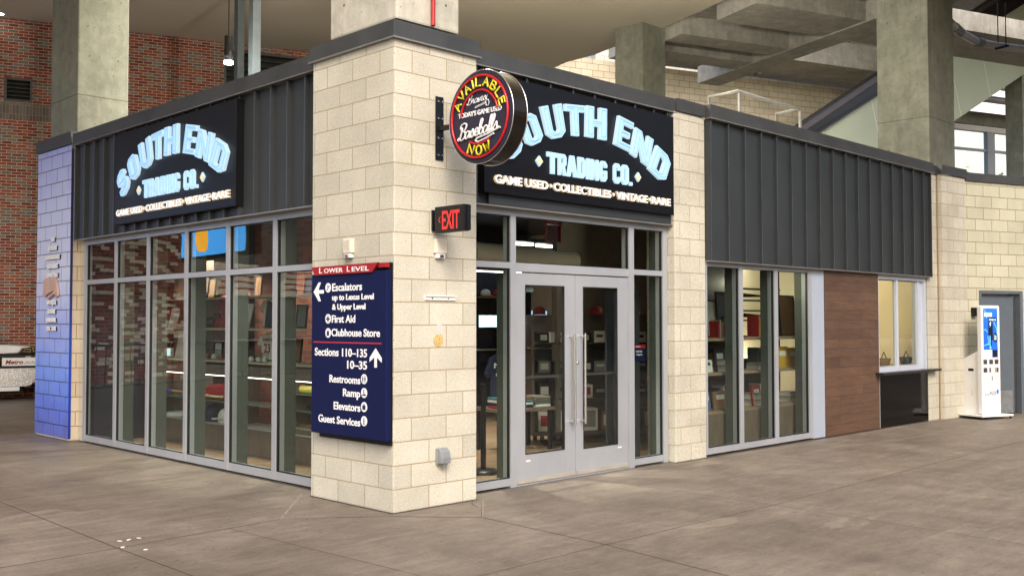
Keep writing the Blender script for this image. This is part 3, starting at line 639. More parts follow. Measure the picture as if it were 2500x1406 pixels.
# ---- cladding
def cladding(Mx, w_, z0, z1, name, ribs, rib=.026, ribd=.046, thick=.03):
    mb = MB(Mx); mb.box(0, w_, z0, z1, -thick, 0)
    r = MB(Mx)
    for x in ribs: r.box(x-rib/2, x+rib/2, z0+.004, z1, 0, ribd); r.box(x-rib/2-.012, x+rib/2-.014, z0+.004, z1, .0, .006)
    cl = join(mb, r).build(name, M['clad'], shop)
    h = MB(Mx)
    for x in ribs: h.box(x-rib/2-.0005, x-rib/2+.0045, z0+.006, z1-.03, ribd, ribd+.0012)
    h.build('seam_highlight', M['seam'], cl)
    return cl
# left (faces -X): x=.16, from Y 7.31 to Y 1.262
yl = 7.315; wl = yl-1.262
ribs = [.02+.318*i for i in range(20) if .02+.318*i < wl-.02]
cl = cladding(faceX(.16, yl), wl, 2.80, ZT, 'metal_cladding', ribs)
mb = MB(faceX(.16, yl)); mb.box(-.004, wl, ZT-.03, ZC-.02, 0, .075); mb.build('coping', M['coping'], cl, bevel=.003)
mb = MB(faceX(.16, yl)); mb.box(-.004, wl, ZT-.042, ZT-.032, 0, .086); mb.box(-.01, wl, 2.785, 2.799, -.06, .052); mb.build('coping_lip', M['lip'], cl)
mb = MB(faceX(.16, yl)); mb.box(-.002, .012, 2.80, ZT-.03, -.16, .042); mb.build('end_trim', M['clad'], cl)
# middle (over entrance): y=.20, X .985..4.292
cm_ = cladding(faceY(.985, .20), 3.33, 2.80, ZT, 'metal_cladding', [.14+.352*i for i in range(9)]+[3.22])
mb = MB(faceY(.985, .20)); mb.box(0, 3.34, ZT-.01, ZC-.004, 0, .065); mb.build('coping', M['coping'], cm_, bevel=.003)
mb = MB(faceY(.985, .20)); mb.box(0, 3.35, ZT-.024, ZT-.012, 0, .075); mb.box(0, 3.30, 2.783, 2.798, -.06, .05); mb.box(.30, 3.26, 2.955, 2.966, 0, .060); mb.build('coping_lip', M['lip'], cm_)
mb = MB(faceY(.985, .20)); mb.box(.30, 3.26, 2.802, 2.953, .0405, .052); mb.build('lower_fascia', M['clad'], cm_)
# right: y=.10, X 4.925..11.46
cr = cladding(faceY(4.925, .10), 6.51, 2.40, ZT, 'metal_cladding', [.03+.386*i for i in range(17)])
mb = MB(faceY(4.925, .10)); mb.box(-.02, 6.55, ZT-.005, ZC+.01, -.02, .07); mb.build('coping', M['coping'], cr, bevel=.003)
mb = MB(faceY(4.925, .10)); mb.box(-.03, 6.56, ZT-.018, ZT-.006, -.0, .080); mb.box(-.005, 6.51, 2.386, 2.399, -.08, .05); mb.build('coping_lip', M['lip'], cr)
mb = MB(faceY(4.925, .10)); mb.box(-.004, .02, 2.40, ZT-.02, -.12, .045); mb.box(6.49, 6.515, 2.40, ZT-.02, -.3, .045); mb.build('end_trim', M['clad'], cr)
# ---- glazing
def glazing(Mx, ups, rails, z0, z1, name='window_frame', d=.11, extra=None, gd=-.035, panes=True, mat='alu', zup=None):
    """ups: list of (x0,x1); rails: list of (za,zb) or per-bay dict"""
    mb = MB(Mx)
    for a, b in ups: mb.box(a, b, z0, z1, -d, 0)
    for i in range(len(ups)-1):
        a, b = ups[i][1], ups[i+1][0]
        for r in (rails[i] if isinstance(rails, dict) else rails): mb.box(a, b, r[0], r[1], -d+.004, -.004)
    fr = mb.build(name, M[mat], shop)
    gk = MB(Mx); g = []
    for i in range(len(ups)-1):
        a, b = ups[i][1], ups[i+1][0]; rr_ = rails[i] if isinstance(rails, dict) else rails
        for r0, r1 in zip(rr_, rr_[1:]):
            if r0[1] >= r1[0]: continue
            za, zb_ = r0[1], r1[0]; k = .008
            gk.box(a+.0005, a+k, za, zb_, gd-.012, gd+.018); gk.box(b-k, b-.0005, za, zb_, gd-.012, gd+.018); gk.box(a+k, b-k, zb_-k, zb_-.0005, gd-.012, gd+.018); gk.box(a+k, b-k, za+.0005, za+k, gd-.012, gd+.018)
            if panes:
                p = MB(Mx); p.box(a+k, b-k, za+k, zb_-k, gd-.003, gd+.003); p.build('glass_pane', M['glass'], fr)
    gk.build('gasket', M['gasket'], fr)
    return fr
r3 = [(.022, .105), (2.175, 2.235), (2.72, 2.787)]
cent = [1.015, 1.964, 2.965, 3.941, 4.914]
glazing(faceX(.22, 7.20), [(0, .075)]+[(c-.036, c+.036) for c in cent]+[(5.86, 5.935)], r3, .022, 2.787)
r_side = [(.022, .095), (2.19, 2.25), (2.72, 2.787)]
ef = glazing(faceY(0, .237), [(.985, 1.02), (1.67, 1.745), (3.568, 3.655), (4.20, 4.288)], {0: r_side, 1: [(2.163, 2.25), (2.72, 2.787)], 2: r_side}, .0, 2.787, name='entrance_frame')
# grooves in the door head + thin inner jambs
mb = MB(faceY(0, .237)); mb.box(1.745, 1.757, .0, 2.158, -.06, -.008); mb.box(3.556, 3.568, 0, 2.158, -.06, -.008); mb.box(1.757, 3.556, .0, .018, -.08, -.01); mb.build('door_stop', M['alu'], ef)
# doors
def door(x0, x1, gx0, gx1, gz0, left):
    t = MB(faceY(0, .237)); z0, z1 = .022, 2.150; d0, d1 = -.055, -.012; gz1 = 2.031
    t.box(x0, gx0, z0, z1, d0, d1); t.box(gx1, x1, z0, z1, d0, d1); t.box(gx0, gx1, z0, gz0, d0, d1-.001); t.box(gx0, gx1, gz1, z1, d0, d1-.001)
    dr = t.build('door', M['alu'], shop, bevel=.002)
    g = MB(faceY(0, .237)); g.box(gx0+.008, gx1-.008, gz0+.008, gz1-.008, -.038, -.031); g.build('glass_pane', M['glass'], dr)
    g = MB(faceY(0, .237)); k = .009
    g.box(gx0, gx0+k, gz0, gz1, -.045, -.010); g.box(gx1-k, gx1, gz0, gz1, -.045, -.010); g.box(gx0+k, gx1-k, gz0, gz0+k, -.045, -.010); g.box(gx0+k, gx1-k, gz1-k, gz1, -.045, -.010); g.build('gasket', M['gasket'], dr)
    g = MB(faceY(0, .237)); g.box(x0+.01, x1-.01, .024, .066, -.0118, -.001); g.build('kick_strip', plain('worn_kick_strip', (.42, .39, .34, 1), .4, .2), dr)
    g = MB(faceY(0, .237)); g.box(gx0+.009, gx1-.009, 1.07, 1.095, -.075, -.050); g.build('push_bar', M['steel'], dr)
    hx = (x1-.088) if left else (x0+.075)
    a, b = .60, 1.50
    g = MB(faceY(0, .237)); g.tube([(hx, a-.03, .065), (hx, b+.03, .065)], .0135, 12)
    for z in (a, b): g.tube([(hx, z, -.012), (hx, z, .065)], .010, 10)
    g.build('handle', M['steel'], dr)
    g = MB(faceY(0, .237))
    if left: g.box(x0+.135, x0+.20, .235, .252, -.0118, -.0105)
    else: g.box(x1-.19, x1-.125, .245, .262, -.0118, -.0105)
    g.build('sticker', M['white'], dr)
    if not left:
        g = MB(faceY(0, .237)); g.lathe([(.016, 0), (.018, .012), (.010, .016)], (0, 0, 0), 16, M=faceY(0, .237) @ Matrix.Translation((x0+.03, 1.215, -.012))); g.build('lock_cylinder', M['steel'], dr)
    else:
        g = MB(faceY(0, .237)); g.box(gx0+.01, gx0+.16, 1.96, 2.02, -.066, -.045); g.build('closer', M['grey'], dr)
    return dr
door(1.760, 2.650, 1.888, 2.484, .308, True)
door(2.657, 3.553, 2.781, 3.368, .288, False)
# right windows
glazing(faceY(0, .13), [(4.922, 4.955), (5.672, 5.758), (6.526, 6.612), (7.429, 7.521)], [(.035, .11), (2.333, 2.395)], .035, 2.395)
mb = MB(faceY(0, .13)); mb.box(7.526, 7.868, .02, 2.397, -.06, -.003); mb.build('white_panel', M['panelwhite'], shop)
mb = MB(faceY(0, .13)); mb.box(7.872, 9.565, .012, 2.397, -.05, .006); mb.build('wood_cladding', M['wood'], shop)
mb = MB(faceY(0, .13)); mb.box(9.567, 9.580, .012, .83, -.05, .009); mb.build('corner_trim', M['alu'], shop)
tw = MB(faceY(0, .13)); tw.box(9.568, 11.34, 2.315, 2.397, -.12, -.004); tw.box(9.568, 9.60, .86, 2.315, -.12, -.004); tw.box(9.60, 11.12, .86, .935, -.12, -.02)
tw.box(11.05, 11.12, .935, 2.315, -.12, -.02); tw.box(10.255, 10.325, .935, 2.315, -.08, -.022); tw.box(11.12, 11.34, .86, 2.315, -.12, -.05); tw.box(11.28, 11.34, .86, 2.315, -.05, -.004)
tf = tw.build('ticket_window_frame', plain('white_window_frame', (.50, .54, .62, 1), .4, var=.03), shop)
for a, b in ((9.60, 10.255), (10.325, 11.05)):
    mb = MB(faceY(0, .13)); mb.box(a, b, .935, 2.315, -.062, -.056); mb.build('glass_pane', M['glass'], tf)
    mb = MB(faceY(0, .13)); k = .02; mb.box(a, a+k, .935, 2.315, -.07, -.045); mb.box(b-k, b, .935, 2.315, -.07, -.045); mb.box(a+k, b-k, .935, .935+k, -.07, -.045); mb.box(a+k, b-k, 2.315-k, 2.315, -.07, -.045); mb.build('sash', M['alu'], tf)
mb = MB(faceY(0, .13)); mb.box(9.44, 11.62, .828, .868, -.11, .13); mb.build('counter_top', M['ctop'], shop, bevel=.004)
mb = MB(faceY(0, .13)); mb.box(9.582, 11.36, .012, .827, -.05, .003); mb.build('counter_front', M['granite'], shop)
mb = MB(); mb.box(11.37, 11.80, .125, .55, 0, ZT-.002); mb.box(11.10, 11.369, .20, .55, 2.40, ZT-.01); mb.build('block_pier', M['block'], shop, label='narrow beige block pier right of the ticket window')
mb = MB(); mb.box(11.44, 11.84, .10, .6, ZT, ZC); mb.build('pier_coping', M['coping'], shop)
# roof and floor of the shop, inner ceiling
mb = MB(); mb.box(.2, 11.7, .26, 7.4, 4.05, 4.14); mb.build('roof', plain('pale_bounce_roof', (.62, .60, .56, 1), .8), shop)  # unseen top kept pale to bounce light up to the ceiling
mb = MB(); mb.box(.32, 11.3, .36, 7.3, -.02, .012); mb.build('inner_floor', M['woodfl'], shop)
mb = MB(); mb.box(.30, 11.36, .33, 7.3, 3.35, 3.42); mb.build('inner_ceiling', M['black'], shop)
wallw = plain('greige_inner_wall', (.27, .27, .25, 1), .8, var=.05); fin = plain('sage_grey_reveal', (.062, .072, .062, 1), .7, var=.05); navw = plain('dark_navy_wall', (.010, .013, .028, 1), .7)
cream = plain('cream_wall', (.78, .68, .50, 1), .8, var=.03)
mb = MB(); mb.box(.3, 9.0, 7.0, 7.15, .012, 3.35); mb.build('inner_wall', navw, shop)
mb = MB(); mb.box(.245, .36, 1.27, 1.30, .012, 2.8); mb.box(.245, .30, 1.27, 7.2, 2.8, 3.35); mb.box(.99, 4.3, .26, .31, 2.8, 3.35); mb.box(4.93, 11.3, .15, .20, 2.42, 3.35); mb.build('bulkhead', fin, shop)
mb = MB()
for c in cent: mb.box(.335, .47, 7.20-c-.03, 7.20-c+.03, .012, 2.78)
mb.box(.335, .47, 7.12, 7.19, .012, 2.78); mb.box(.335, .60, 1.30, 7.1, .012, .03)
for x in (1.705, 3.61): pass
for x in (5.715, 6.57, 7.475): mb.box(x-.03, x+.03, .245, .36, .012, 2.34)
mb.box(4.21, 4.28, .352, .45, .012, 2.78); mb.box(1.68, 1.735, .352, .45, .012, 2.15)
mb.build('window_reveal', fin, shop)
mb = MB(); mb.box(8.95, 9.02, .30, 7.0, .012, 3.35); mb.box(9.02, 11.36, 2.9, 3.0, .012, 3.35); mb.box(11.30, 11.36, .33, 2.9, .012, 3.35); mb.box(9.02, 11.3, .34, 2.9, 2.9, 2.98); mb.build('cream_partition', cream, shop)
mb = MB(); mb.box(4.6, 8.9, 2.3, 2.4, .012, 3.35); mb.build('stockroom_wall', plain('taupe_inner_wall', (.22, .19, .155, 1), .8), shop)
# ---- curved/faceted block wall beyond the shop with grey door
P0 = Vector((11.80, .04, 0)); P1 = Vector((12.63, -.045, 0)); P2 = P1+B1*9
fw_ = thing('curved_block_wall', 'pale beige block wall bending away beyond the shop, with a grey door', 'wall', (12.6, 0, 0))
mb = MB(); 
mb.add([(P0.x, P0.y, 0), (P1.x, P1.y, 0), (P1.x, P1.y, ZT+.005), (P0.x, P0.y, ZT+.005), (P0.x, .5, 0), (P0.x, .5, ZT+.005), (P1.x, .5, 0), (P1.x, .5, ZT+.005)], [(0, 1, 2, 3), (4, 0, 3, 5), (3, 2, 7, 5), (6, 7, 2, 1)])
mb.build('masonry', M['block'], fw_)
TW = Matrix(((B1.x, 0, -B2.x, P1.x), (B1.y, 0, -B2.y, P1.y), (0, 1, 0, 0), (0, 0, 0, 1)))   # local x along, y up, z out
def wx(px, py=800): r = on(px, py, B2, P1.dot(B2)); return (r-P1).dot(B1), r.z
dx0 = wx(2391)[0]; dx1 = wx(2497)[0]; dz = 2.20
mb = MB(TW); mb.prism([(0, 0), (dx0, 0), (dx0, dz), (dx1, dz), (dx1, 0), (9, 0), (9, 4.11), (0, 4.11)], -.3, 0); mb.build('masonry', M['block_b'], fw_)
mb = MB(TW); mb.box(-.02, 9, 4.113, 4.262, -.3, .03); mb.build('coping', M['coping'], fw_)
mb = MB(); mb.add([(P0.x-.02, P0.y-.03, ZT+.006), (P1.x+.01, P1.y-.03, ZT+.006), (P1.x+.01, P1.y-.03, ZC+.01), (P0.x-.02, P0.y-.03, ZC+.01), (P0.x-.02, .5, ZT+.006), (P0.x-.02, .5, ZC+.01), (P1.x, .5, ZC+.01)], [(0, 1, 2, 3), (4, 0, 3, 5), (3, 2, 6, 5)]); mb.build('coping', M['coping'], fw_)
mb = MB(); mb.tube([(11.792, .10, 0), (11.792, .10, ZT)], .012, 6); mb.build('movement_joint', plain('tan_sealant', (.38, .28, .17, 1), .8), fw_)
mb = MB(TW); fr = .055; mb.box(dx0, dx0+fr, 0, dz, -.10, .012); mb.box(dx1-fr-.02, dx1, 0, dz, -.14, .012); mb.box(dx0+fr, dx1-fr-.02, dz-fr, dz, -.12, .012); fr_ = mb.build('door_frame', M['doorgrey'], fw_)
mb = MB(TW); mb.box(dx0+fr+.006, dx1-.16, .012, dz-fr-.006, -.12, -.07); dd = mb.build('door', M['doorgrey'], fw_)
mb = MB(TW); mb.box(dx0+fr+.03, dx1-.20, .02, .42, -.0695, -.066); mb.build('kick_plate', M['kick'], dd)
mb = MB(TW); mb.box(dx1-.154, dx1-.082, .012, dz-fr, -.13, -.075); mb.build('metal_edge', M['steel'], dd)
# card reader
a = wx(2372, 762); mb = MB(TW); mb.box(a[0]-.02, a[0]+.09, a[1]-.07, a[1]+.08, .0, .075)
mb.build('card_reader', M['black'], label='small black box on the block wall left of the charging kiosk screen', cat='card reader', bevel=.008)
# ================================================================ the two lit signs
def ngon(pts): return pts
LET = {   # block letters with clipped corners in a unit cell: outer loop(s), hole(s)
 'S': ([[(.30,0),(.74,0),(1,.14),(1,.45),(.74,.58),(.36,.62),(.36,.76),(.66,.76),(.66,.68),(1,.68),(1,.86),(.72,1),(.28,1),(0,.86),(0,.58),(.26,.44),(.64,.40),(.64,.23),(.34,.23),(.34,.34),(0,.34),(0,.14)]], []),
 'O': ([[(.26,0),(.74,0),(1,.16),(1,.84),(.74,1),(.26,1),(0,.84),(0,.16)]], [[(.36,.24),(.36,.76),(.44,.81),(.56,.81),(.64,.76),(.64,.24),(.56,.19),(.44,.19)]]),
 'U': ([[(.28,0),(.72,0),(1,.16),(1,1),(.66,1),(.66,.26),(.58,.2),(.42,.2),(.34,.26),(.34,1),(0,1),(0,.16)]], []),
 'T': ([[(.33,0),(.67,0),(.67,.78),(1,.78),(1,1),(0,1),(0,.78),(.33,.78)]], []),
 'H': ([[(0,0),(.36,0),(.36,.38),(.64,.38),(.64,0),(1,0),(1,1),(.64,1),(.64,.60),(.36,.60),(.36,1),(0,1)]], []),
 'E': ([[(0,0),(1,0),(1,.20),(.38,.20),(.38,.40),(.84,.40),(.84,.60),(.38,.60),(.38,.80),(1,.80),(1,1),(0,1)]], []),
 'N': ([[(0,0),(.32,0),(.32,.52),(.66,0),(1,0),(1,1),(.68,1),(.68,.50),(.34,1),(0,1)]], []),
 'D': ([[(0,0),(.70,0),(1,.18),(1,.82),(.70,1),(0,1)]], [[(.36,.21),(.36,.79),(.54,.79),(.64,.72),(.64,.28),(.54,.21)]]),
 'R': ([[(0,0),(.34,0),(.34,.36),(.46,.36),(.66,0),(1,0),(.80,.40),(1,.52),(1,.86),(.78,1),(0,1)]], [[(.34,.56),(.34,.81),(.58,.81),(.66,.76),(.66,.62),(.58,.56)]]),
 'A': ([[(0,0),(.32,0),(.37,.22),(.63,.22),(.68,0),(1,0),(.70,1),(.30,1)]], [[(.41,.40),(.50,.80),(.59,.40)]]),
 'I': ([[(0,0),(1,0),(1,1),(0,1)]], []),
 'G': ([[(.26,0),(.74,0),(1,.16),(1,.54),(.52,.54),(.52,.36),(.64,.36),(.64,.24),(.56,.19),(.42,.19),(.35,.26),(.35,.74),(.42,.81),(.56,.81),(.64,.76),(.64,.68),(1,.68),(1,.84),(.74,1),(.26,1),(0,.84),(0,.16)]], []),
 'C': ([[(.26,0),(.74,0),(1,.16),(1,.34),(.64,.34),(.64,.24),(.56,.19),(.42,.19),(.35,.26),(.35,.74),(.42,.81),(.56,.81),(.64,.76),(.64,.66),(1,.66),(1,.84),(.74,1),(.26,1),(0,.84),(0,.16)]], []),
}
def quad_map(q):
    tl, tr, br, bl = [Vector(p) for p in q]
    return lambda u, v: (bl*(1-u)*(1-v) + br*u*(1-v) + tl*(1-u)*v + tr*u*v)
def inset(poly, d, hole=False):
    n = len(poly); ar = sum(poly[i][0]*poly[(i+1)%n][1]-poly[(i+1)%n][0]*poly[i][1] for i in range(n)); sg = 1 if ar > 0 else -1
    if hole: sg = -sg
    out = []
    for i in range(n):
        a, b, c = Vector(poly[i-1]), Vector(poly[i]), Vector(poly[(i+1) % n])
        e1 = (b-a).normalized(); e2 = (c-b).normalized(); n1 = Vector((-e1.y, e1.x))*sg; n2 = Vector((-e2.y, e2.x))*sg
        k = n1+n2
        if k.length < 1e-6: out.append(tuple(b+n1*d)); continue
        k.normalize(); out.append(tuple(b + k*d/max(.35, k.dot(n1))))
    return out
def letter(mbs, ch, q, big=True):
    f = quad_map(q); outs, holes = LET[ch]
    O_ = [[tuple(f(*p)) for p in lp] for lp in outs]; H_ = [[tuple(f(*p)) for p in lp] for lp in holes]
    edge, face, groove = mbs
    k = .012 if big else .006
    # edge (returned side wall), face, blue inner line
    edge.prism(O_[0], .004, .040 if big else .026, holes=H_)
    face.prism(inset(O_[0], k*.7), (.040 if big else .026)+.0005, (.046 if big else .031), holes=[inset(h, k*.7, True) for h in H_])
    if groove is not None:
        for lp, hl in [(O_[0], False)]+[(h, True) for h in H_]:
            a = inset(lp, k*1.9, hl); b = inset(lp, k*2.5, hl); n = len(a); z = .0475
            for i in range(n):
                j = (i+1) % n; groove.add([(*a[i], z), (*a[j], z), (*b[j], z), (*b[i], z)], [(0, 1, 2, 3), (3, 2, 1, 0)])
ARCH = [('S', [(.135,3.475),(.305,3.625),(.515,3.385),(.30,3.21)]), ('O', [(.43,3.665),(.655,3.775),(.805,3.50),(.57,3.395)]), ('U', [(.75,3.835),(1.06,3.915),(1.135,3.58),(.865,3.51)]),
        ('T', [(1.115,3.918),(1.425,3.945),(1.43,3.612),(1.145,3.60)]), ('H', [(1.46,3.955),(1.795,3.965),(1.79,3.622),(1.45,3.622)]), ('E', [(2.00,3.925),(2.265,3.875),(2.205,3.545),(1.925,3.60)]),
        ('N', [(2.30,3.835),(2.625,3.735),(2.535,3.415),(2.21,3.53)]), ('D', [(2.69,3.68),(2.975,3.545),(2.83,3.245),(2.53,3.395)])]
def big_sign(Mx, depth, label):
    t = thing('lit_shop_sign', label, 'sign', Mx @ Vector((1.53, 3.47, 0)))
    mb = MB(Mx); mb.box(0, 3.06, 2.902, 4.062, -depth, 0); mb.build('sign_box', M['signface'], t, bevel=.004)
    for ch, q in ARCH:
        e, f, g = MB(Mx), MB(Mx), MB(Mx); letter((e, f, g), ch, q)
        l_ = f.build('letter', M['ltblue'], t); e.build('letter_side', M['ltedge'], l_); g.build('letter_outline', M['ltgroove'], l_)
    wds = [('T',.86,.165),('R',1.03,.12),('A',1.165,.155),('D',1.335,.12),('I',1.475,.05),('N',1.545,.125),('G',1.69,.12),('C',1.925,.115),('O',2.06,.125)]
    for ch, x, w_ in wds:
        e, f = MB(Mx), MB(Mx); letter((e, f, None), ch, [(x,3.392),(x+w_,3.392),(x+w_,3.170),(x,3.170)], False)
        l_ = f.build('letter', M['ltblue'], t); e.build('letter_side', M['ltedge'], l_)
    e, f = MB(Mx), MB(Mx); e.box(2.205, 2.25, 3.17, 3.21, .004, .026); f.box(2.209, 2.246, 3.174, 3.206, .0265, .031)
    l_ = f.build('full_stop', M['ltblue'], t); e.build('letter_side', M['ltedge'], l_)
    for cx in (.745, 2.36):
        d1, d2 = MB(Mx), MB(Mx)
        d1.prism([(cx-.050, 3.28), (cx, 3.225), (cx+.050, 3.28), (cx, 3.335)], .004, .026)
        d2.prism([(cx-.036, 3.28), (cx, 3.240), (cx+.036, 3.28), (cx, 3.320)], .0265, .031)
        l_ = d2.build('diamond', M['ltgold'], t); d1.build('diamond_side', M['ltedge'], l_)
    parts = [('GAME USED', .115, .875), ('COLLECTIBLES', .955, 1.88), ('VINTAGE', 1.965, 2.53), ('RARE', 2.60, 2.965)]
    a = join(*[fit_text(tx, Mx, x0, x1, 3.002, .082, extrude=.011, bold=.0045, z=.015) for tx, x0, x1 in parts])
    b = join(*[fit_text(tx, Mx, x0+.006, x1-.006, 3.004, .078, extrude=.002, bold=.0005, z=.029) for tx, x0, x1 in parts])
    for cx in (.915, 1.922, 2.565):
        for m_, r_, z0_, z1_ in ((a, .022, .004, .026), (b, .014, .0265, .031)):
            k = MB(Mx); k.prism([(cx-r_, 3.043), (cx, 3.043-r_), (cx+r_, 3.043), (cx, 3.043+r_)], z0_, z1_); n_ = len(m_.v); m_.v += k.v; m_.f += [tuple(i+n_ for i in ff) for ff in k.f]; m_.sm += k.sm
    a.build('small_letter_sides', M['ltgold2'], t); b.build('small_letter_faces', M['ltcream'], t)
    return t
M['ltgold2'] = emit('lit_amber_edge', (.80, .60, .38, 1), .42, (.45, .38, .28, 1))
big_sign(faceX(.06, 5.87), .095, 'big black lit sign reading South End above the left-hand row of windows')
big_sign(faceY(1.18, .10), .095, 'big black lit sign reading South End above the double doors')
# ================================================================ round hanging sign (faces -X)
RC = Vector((.43, -.648, 3.413)); RR = .405
rs = thing('round_hanging_sign', 'round double sided blade sign for game used baseballs, bracketed off the corner pier', 'sign', (.48, 0, 3.41))
mb = MB(); mb.box(.470, .562, -.012, -.001, 3.12, 3.70); mb.build('wall_plate', M['black'], rs, bevel=.002)
mb = MB(); 
for z in (3.165, 3.32, 3.50, 3.655):
    for x in (.492, .540): mb.tube([(x, -.012, z), (x, -.024, z)], .009, 8)
mb.build('bolt', M['steel'], rs)
mb = MB(); mb.box(.495, .537, -.26, -.0125, 3.385, 3.425); mb.build('arm', M['black'], rs)
TR = faceX(RC.x, RC.y, RC.z)          # local centred on the disc; x right (towards -Y), y up, z out
def circ(r, n=64, a0=0, a1=2*PI, z=0, c=(0, 0)): return [(c[0]+r*math.cos(a0+(a1-a0)*i/(n if a1-a0 >= 2*PI-.01 else n-1)), c[1]+r*math.sin(a0+(a1-a0)*i/(n if a1-a0 >= 2*PI-.01 else n-1)), z) for i in range(n)]
mb = MB(TR); mb.prism([p[:2] for p in circ(RR-.004)], -.165, .0); rim = mb.build('disc', M['discrim'], rs, bevel=.004)
mb = MB(TR); mb.prism([p[:2] for p in circ(RR-.010)], .0005, .010); mb.build('face', M['discface'], rs)
mb = MB(TR); mb.tube(circ(RR-.003, z=.002), .005, 8, closed=True); mb.tube(circ(RR-.003, z=-.163), .005, 8, closed=True); mb.build('edge_bead', M['steel'], rs)
mb = MB(TR); mb.tube(circ(.352, z=.020), .0105, 10, closed=True)
ar = math.radians
mb.tube(circ(.232, 30, ar(172), ar(13), .020, (0, -.005)), .0095, 8); mb.tube(circ(.255, 18, ar(241), ar(299), .020, (.005, .02)), .0095, 8); mb.build('red_neon', M['neonred'], rs)
# tube lettering
STK = {'A': [[(0,0),(.5,1),(1,0)],[(.2,.36),(.8,.36)]], 'V': [[(0,1),(.5,0),(1,1)]], 'I': [[(.5,0),(.5,1)]], 'L': [[(0,1),(0,0),(.85,0)]], 'B': [[(0,0),(0,1),(.6,1),(.82,.86),(.82,.66),(.6,.53),(0,.53)],[(.6,.53),(.95,.38),(.95,.14),(.68,0),(0,0)]],
       'E': [[(.85,1),(0,1),(0,0),(.85,0)],[(0,.52),(.7,.52)]], 'N': [[(0,0),(0,1),(1,0),(1,1)]], 'O': [[(.5,0),(.15,.12),(0,.5),(.15,.88),(.5,1),(.85,.88),(1,.5),(.85,.12),(.5,0)]], 'W': [[(0,1),(.28,0),(.5,.75),(.72,0),(1,1)]]}
yel = MB(TR)
def arc_text(s, r0, r1, angs, w_, flip=False):
    for ch, a in zip(s, angs):
        a = ar(a); wv = w_*(.35 if ch == 'I' else 1)
        for st in STK[ch]:
            pts = []
            for u, v in st:
                x = (u-.5)*wv
                if not flip: o = Vector((math.cos(a), math.sin(a))); rgt = Vector((math.sin(a), -math.cos(a))); p = o*(r0+(r1-r0)*v)+rgt*x
                else: o = Vector((math.cos(a), math.sin(a))); rgt = Vector((-math.sin(a), math.cos(a))); p = o*(r1-(r1-r0)*v)+rgt*x
                pts.append((p.x, p.y, .022))
            yel.tube(pts, .0088, 8)
            for p_ in (pts[0], pts[-1]): yel.lathe([(.001, -.0085), (.0075, -.004), (.0088, 0), (.0075, .004), (.001, .0085)], p_, 8)
arc_text('AVAILABLE', .262, .332, [156, 137, 120, 105, 91, 72, 52, 34, 17], .062)
arc_text('NOW', .252, .330, [250, 270, 290], .070, True)
yel.build('yellow_neon', M['neonyel'], rs)
wh = text_mb("TODAY'S GAME USED", TR, size=.058, sx=.96, extrude=.003, bold=.0012, z=.013)
wh.v = [tuple(Vector(v)+Vector((0, 0, .018))) for v in wh.v]; wh.build('white_lettering', M['lettering'], rs)
# slanted script strokes: lower-case letters drawn as tubes
SCR = {'B': [[(.05,.0),(-.05,.10),(.05,.18),(.18,.10),(.30,.9),(.15,.78),(.12,1.05),(.45,1.18),(.75,1.02),(.62,.68),(.36,.60),(.68,.50),(.70,.15),(.40,-.03),(.10,.12)]],
       'a': [[(.52,.42),(.30,.52),(.08,.32),(.12,.05),(.32,.03),(.52,.30),(.56,.50),(.54,.08),(.66,.02),(.78,.16)]],
       's': [[(-.05,.12),(.20,.40),(.30,.56),(.36,.34),(.42,.10),(.22,-.02),(.04,.08)],[(.42,.06),(.62,.16)]],
       'e': [[(.0,.14),(.36,.30),(.40,.48),(.22,.54),(.08,.30),(.16,.04),(.40,.02),(.58,.20)]],
       'b': [[(.0,.14),(.28,.75),(.30,1.08),(.14,1.02),(.10,.30),(.20,.02),(.42,.06),(.48,.34),(.30,.48),(.16,.34)],[(.46,.38),(.62,.32)]],
       'l': [[(.0,.10),(.24,.70),(.26,1.12),(.12,1.08),(.08,.30),(.16,.02),(.34,.12)]],
       'r': [[(.0,.16),(.14,.46),(.18,.58),(.30,.46),(.28,.10),(.38,.02),(.50,.14)]], 'v': [[(.0,.30),(.12,.50),(.18,.10),(.28,.02),(.42,.46),(.54,.42)]]}
def script(mb, word, x, y, h, r, slant, adv, smooth=3, z=.022):
    cx = 0
    for ch in word:
        for st in SCR[ch]:
            P = [Vector((p[0], p[1])) for p in st]; Q = []
            for i in range(len(P)-1):
                p0, p1, p2, p3 = P[max(0, i-1)], P[i], P[i+1], P[min(len(P)-1, i+2)]
                for k in range(smooth):
                    t_ = k/smooth; Q.append(.5*((2*p1)+(p2-p0)*t_+(2*p0-5*p1+4*p2-p3)*t_*t_+(3*p1-p0-3*p2+p3)*t_**3))
            Q.append(P[-1])
            mb.tube([(x+(cx+q.x+q.y*slant)*h, y+q.y*h, z) for q in Q], r, 7)
        cx += adv.get(ch, .5)
mb = MB(TR @ Matrix.Rotation(math.radians(5), 4, 'Z'))
script(mb, 'Baseballs', -.280, -.158, .116, .0082, .30, {'B': .66, 'a': .60, 's': .46, 'e': .46, 'b': .46, 'l': .27})
mb.tube([(-.04, -.182, .022), (.10, -.172, .022), (.25, -.150, .022)], .0085, 7); mb.tube([(-.06, -.200, .022), (-.03, -.218, .022), (.08, -.204, .022), (.17, -.185, .022)], .0085, 7); mb.tube([(-.04, -.182, .022), (-.06, -.20, .022)], .0085, 7)
mb.build('white_script', M['neonwh'], rs)
mb = MB(TR @ Matrix.Rotation(math.radians(4), 4, 'Z'))
script(mb, 'Braves', -.150, .128, .072, .0028, .22, {'B': .80, 'r': .44, 'a': .60, 'v': .5, 'e': .48}, z=.014)
mb.tube([(-.05, .084, .014), (.085, .100, .014), (.088, .110, .014), (-.048, .094, .014), (-.05, .084, .014)], .0028, 6)
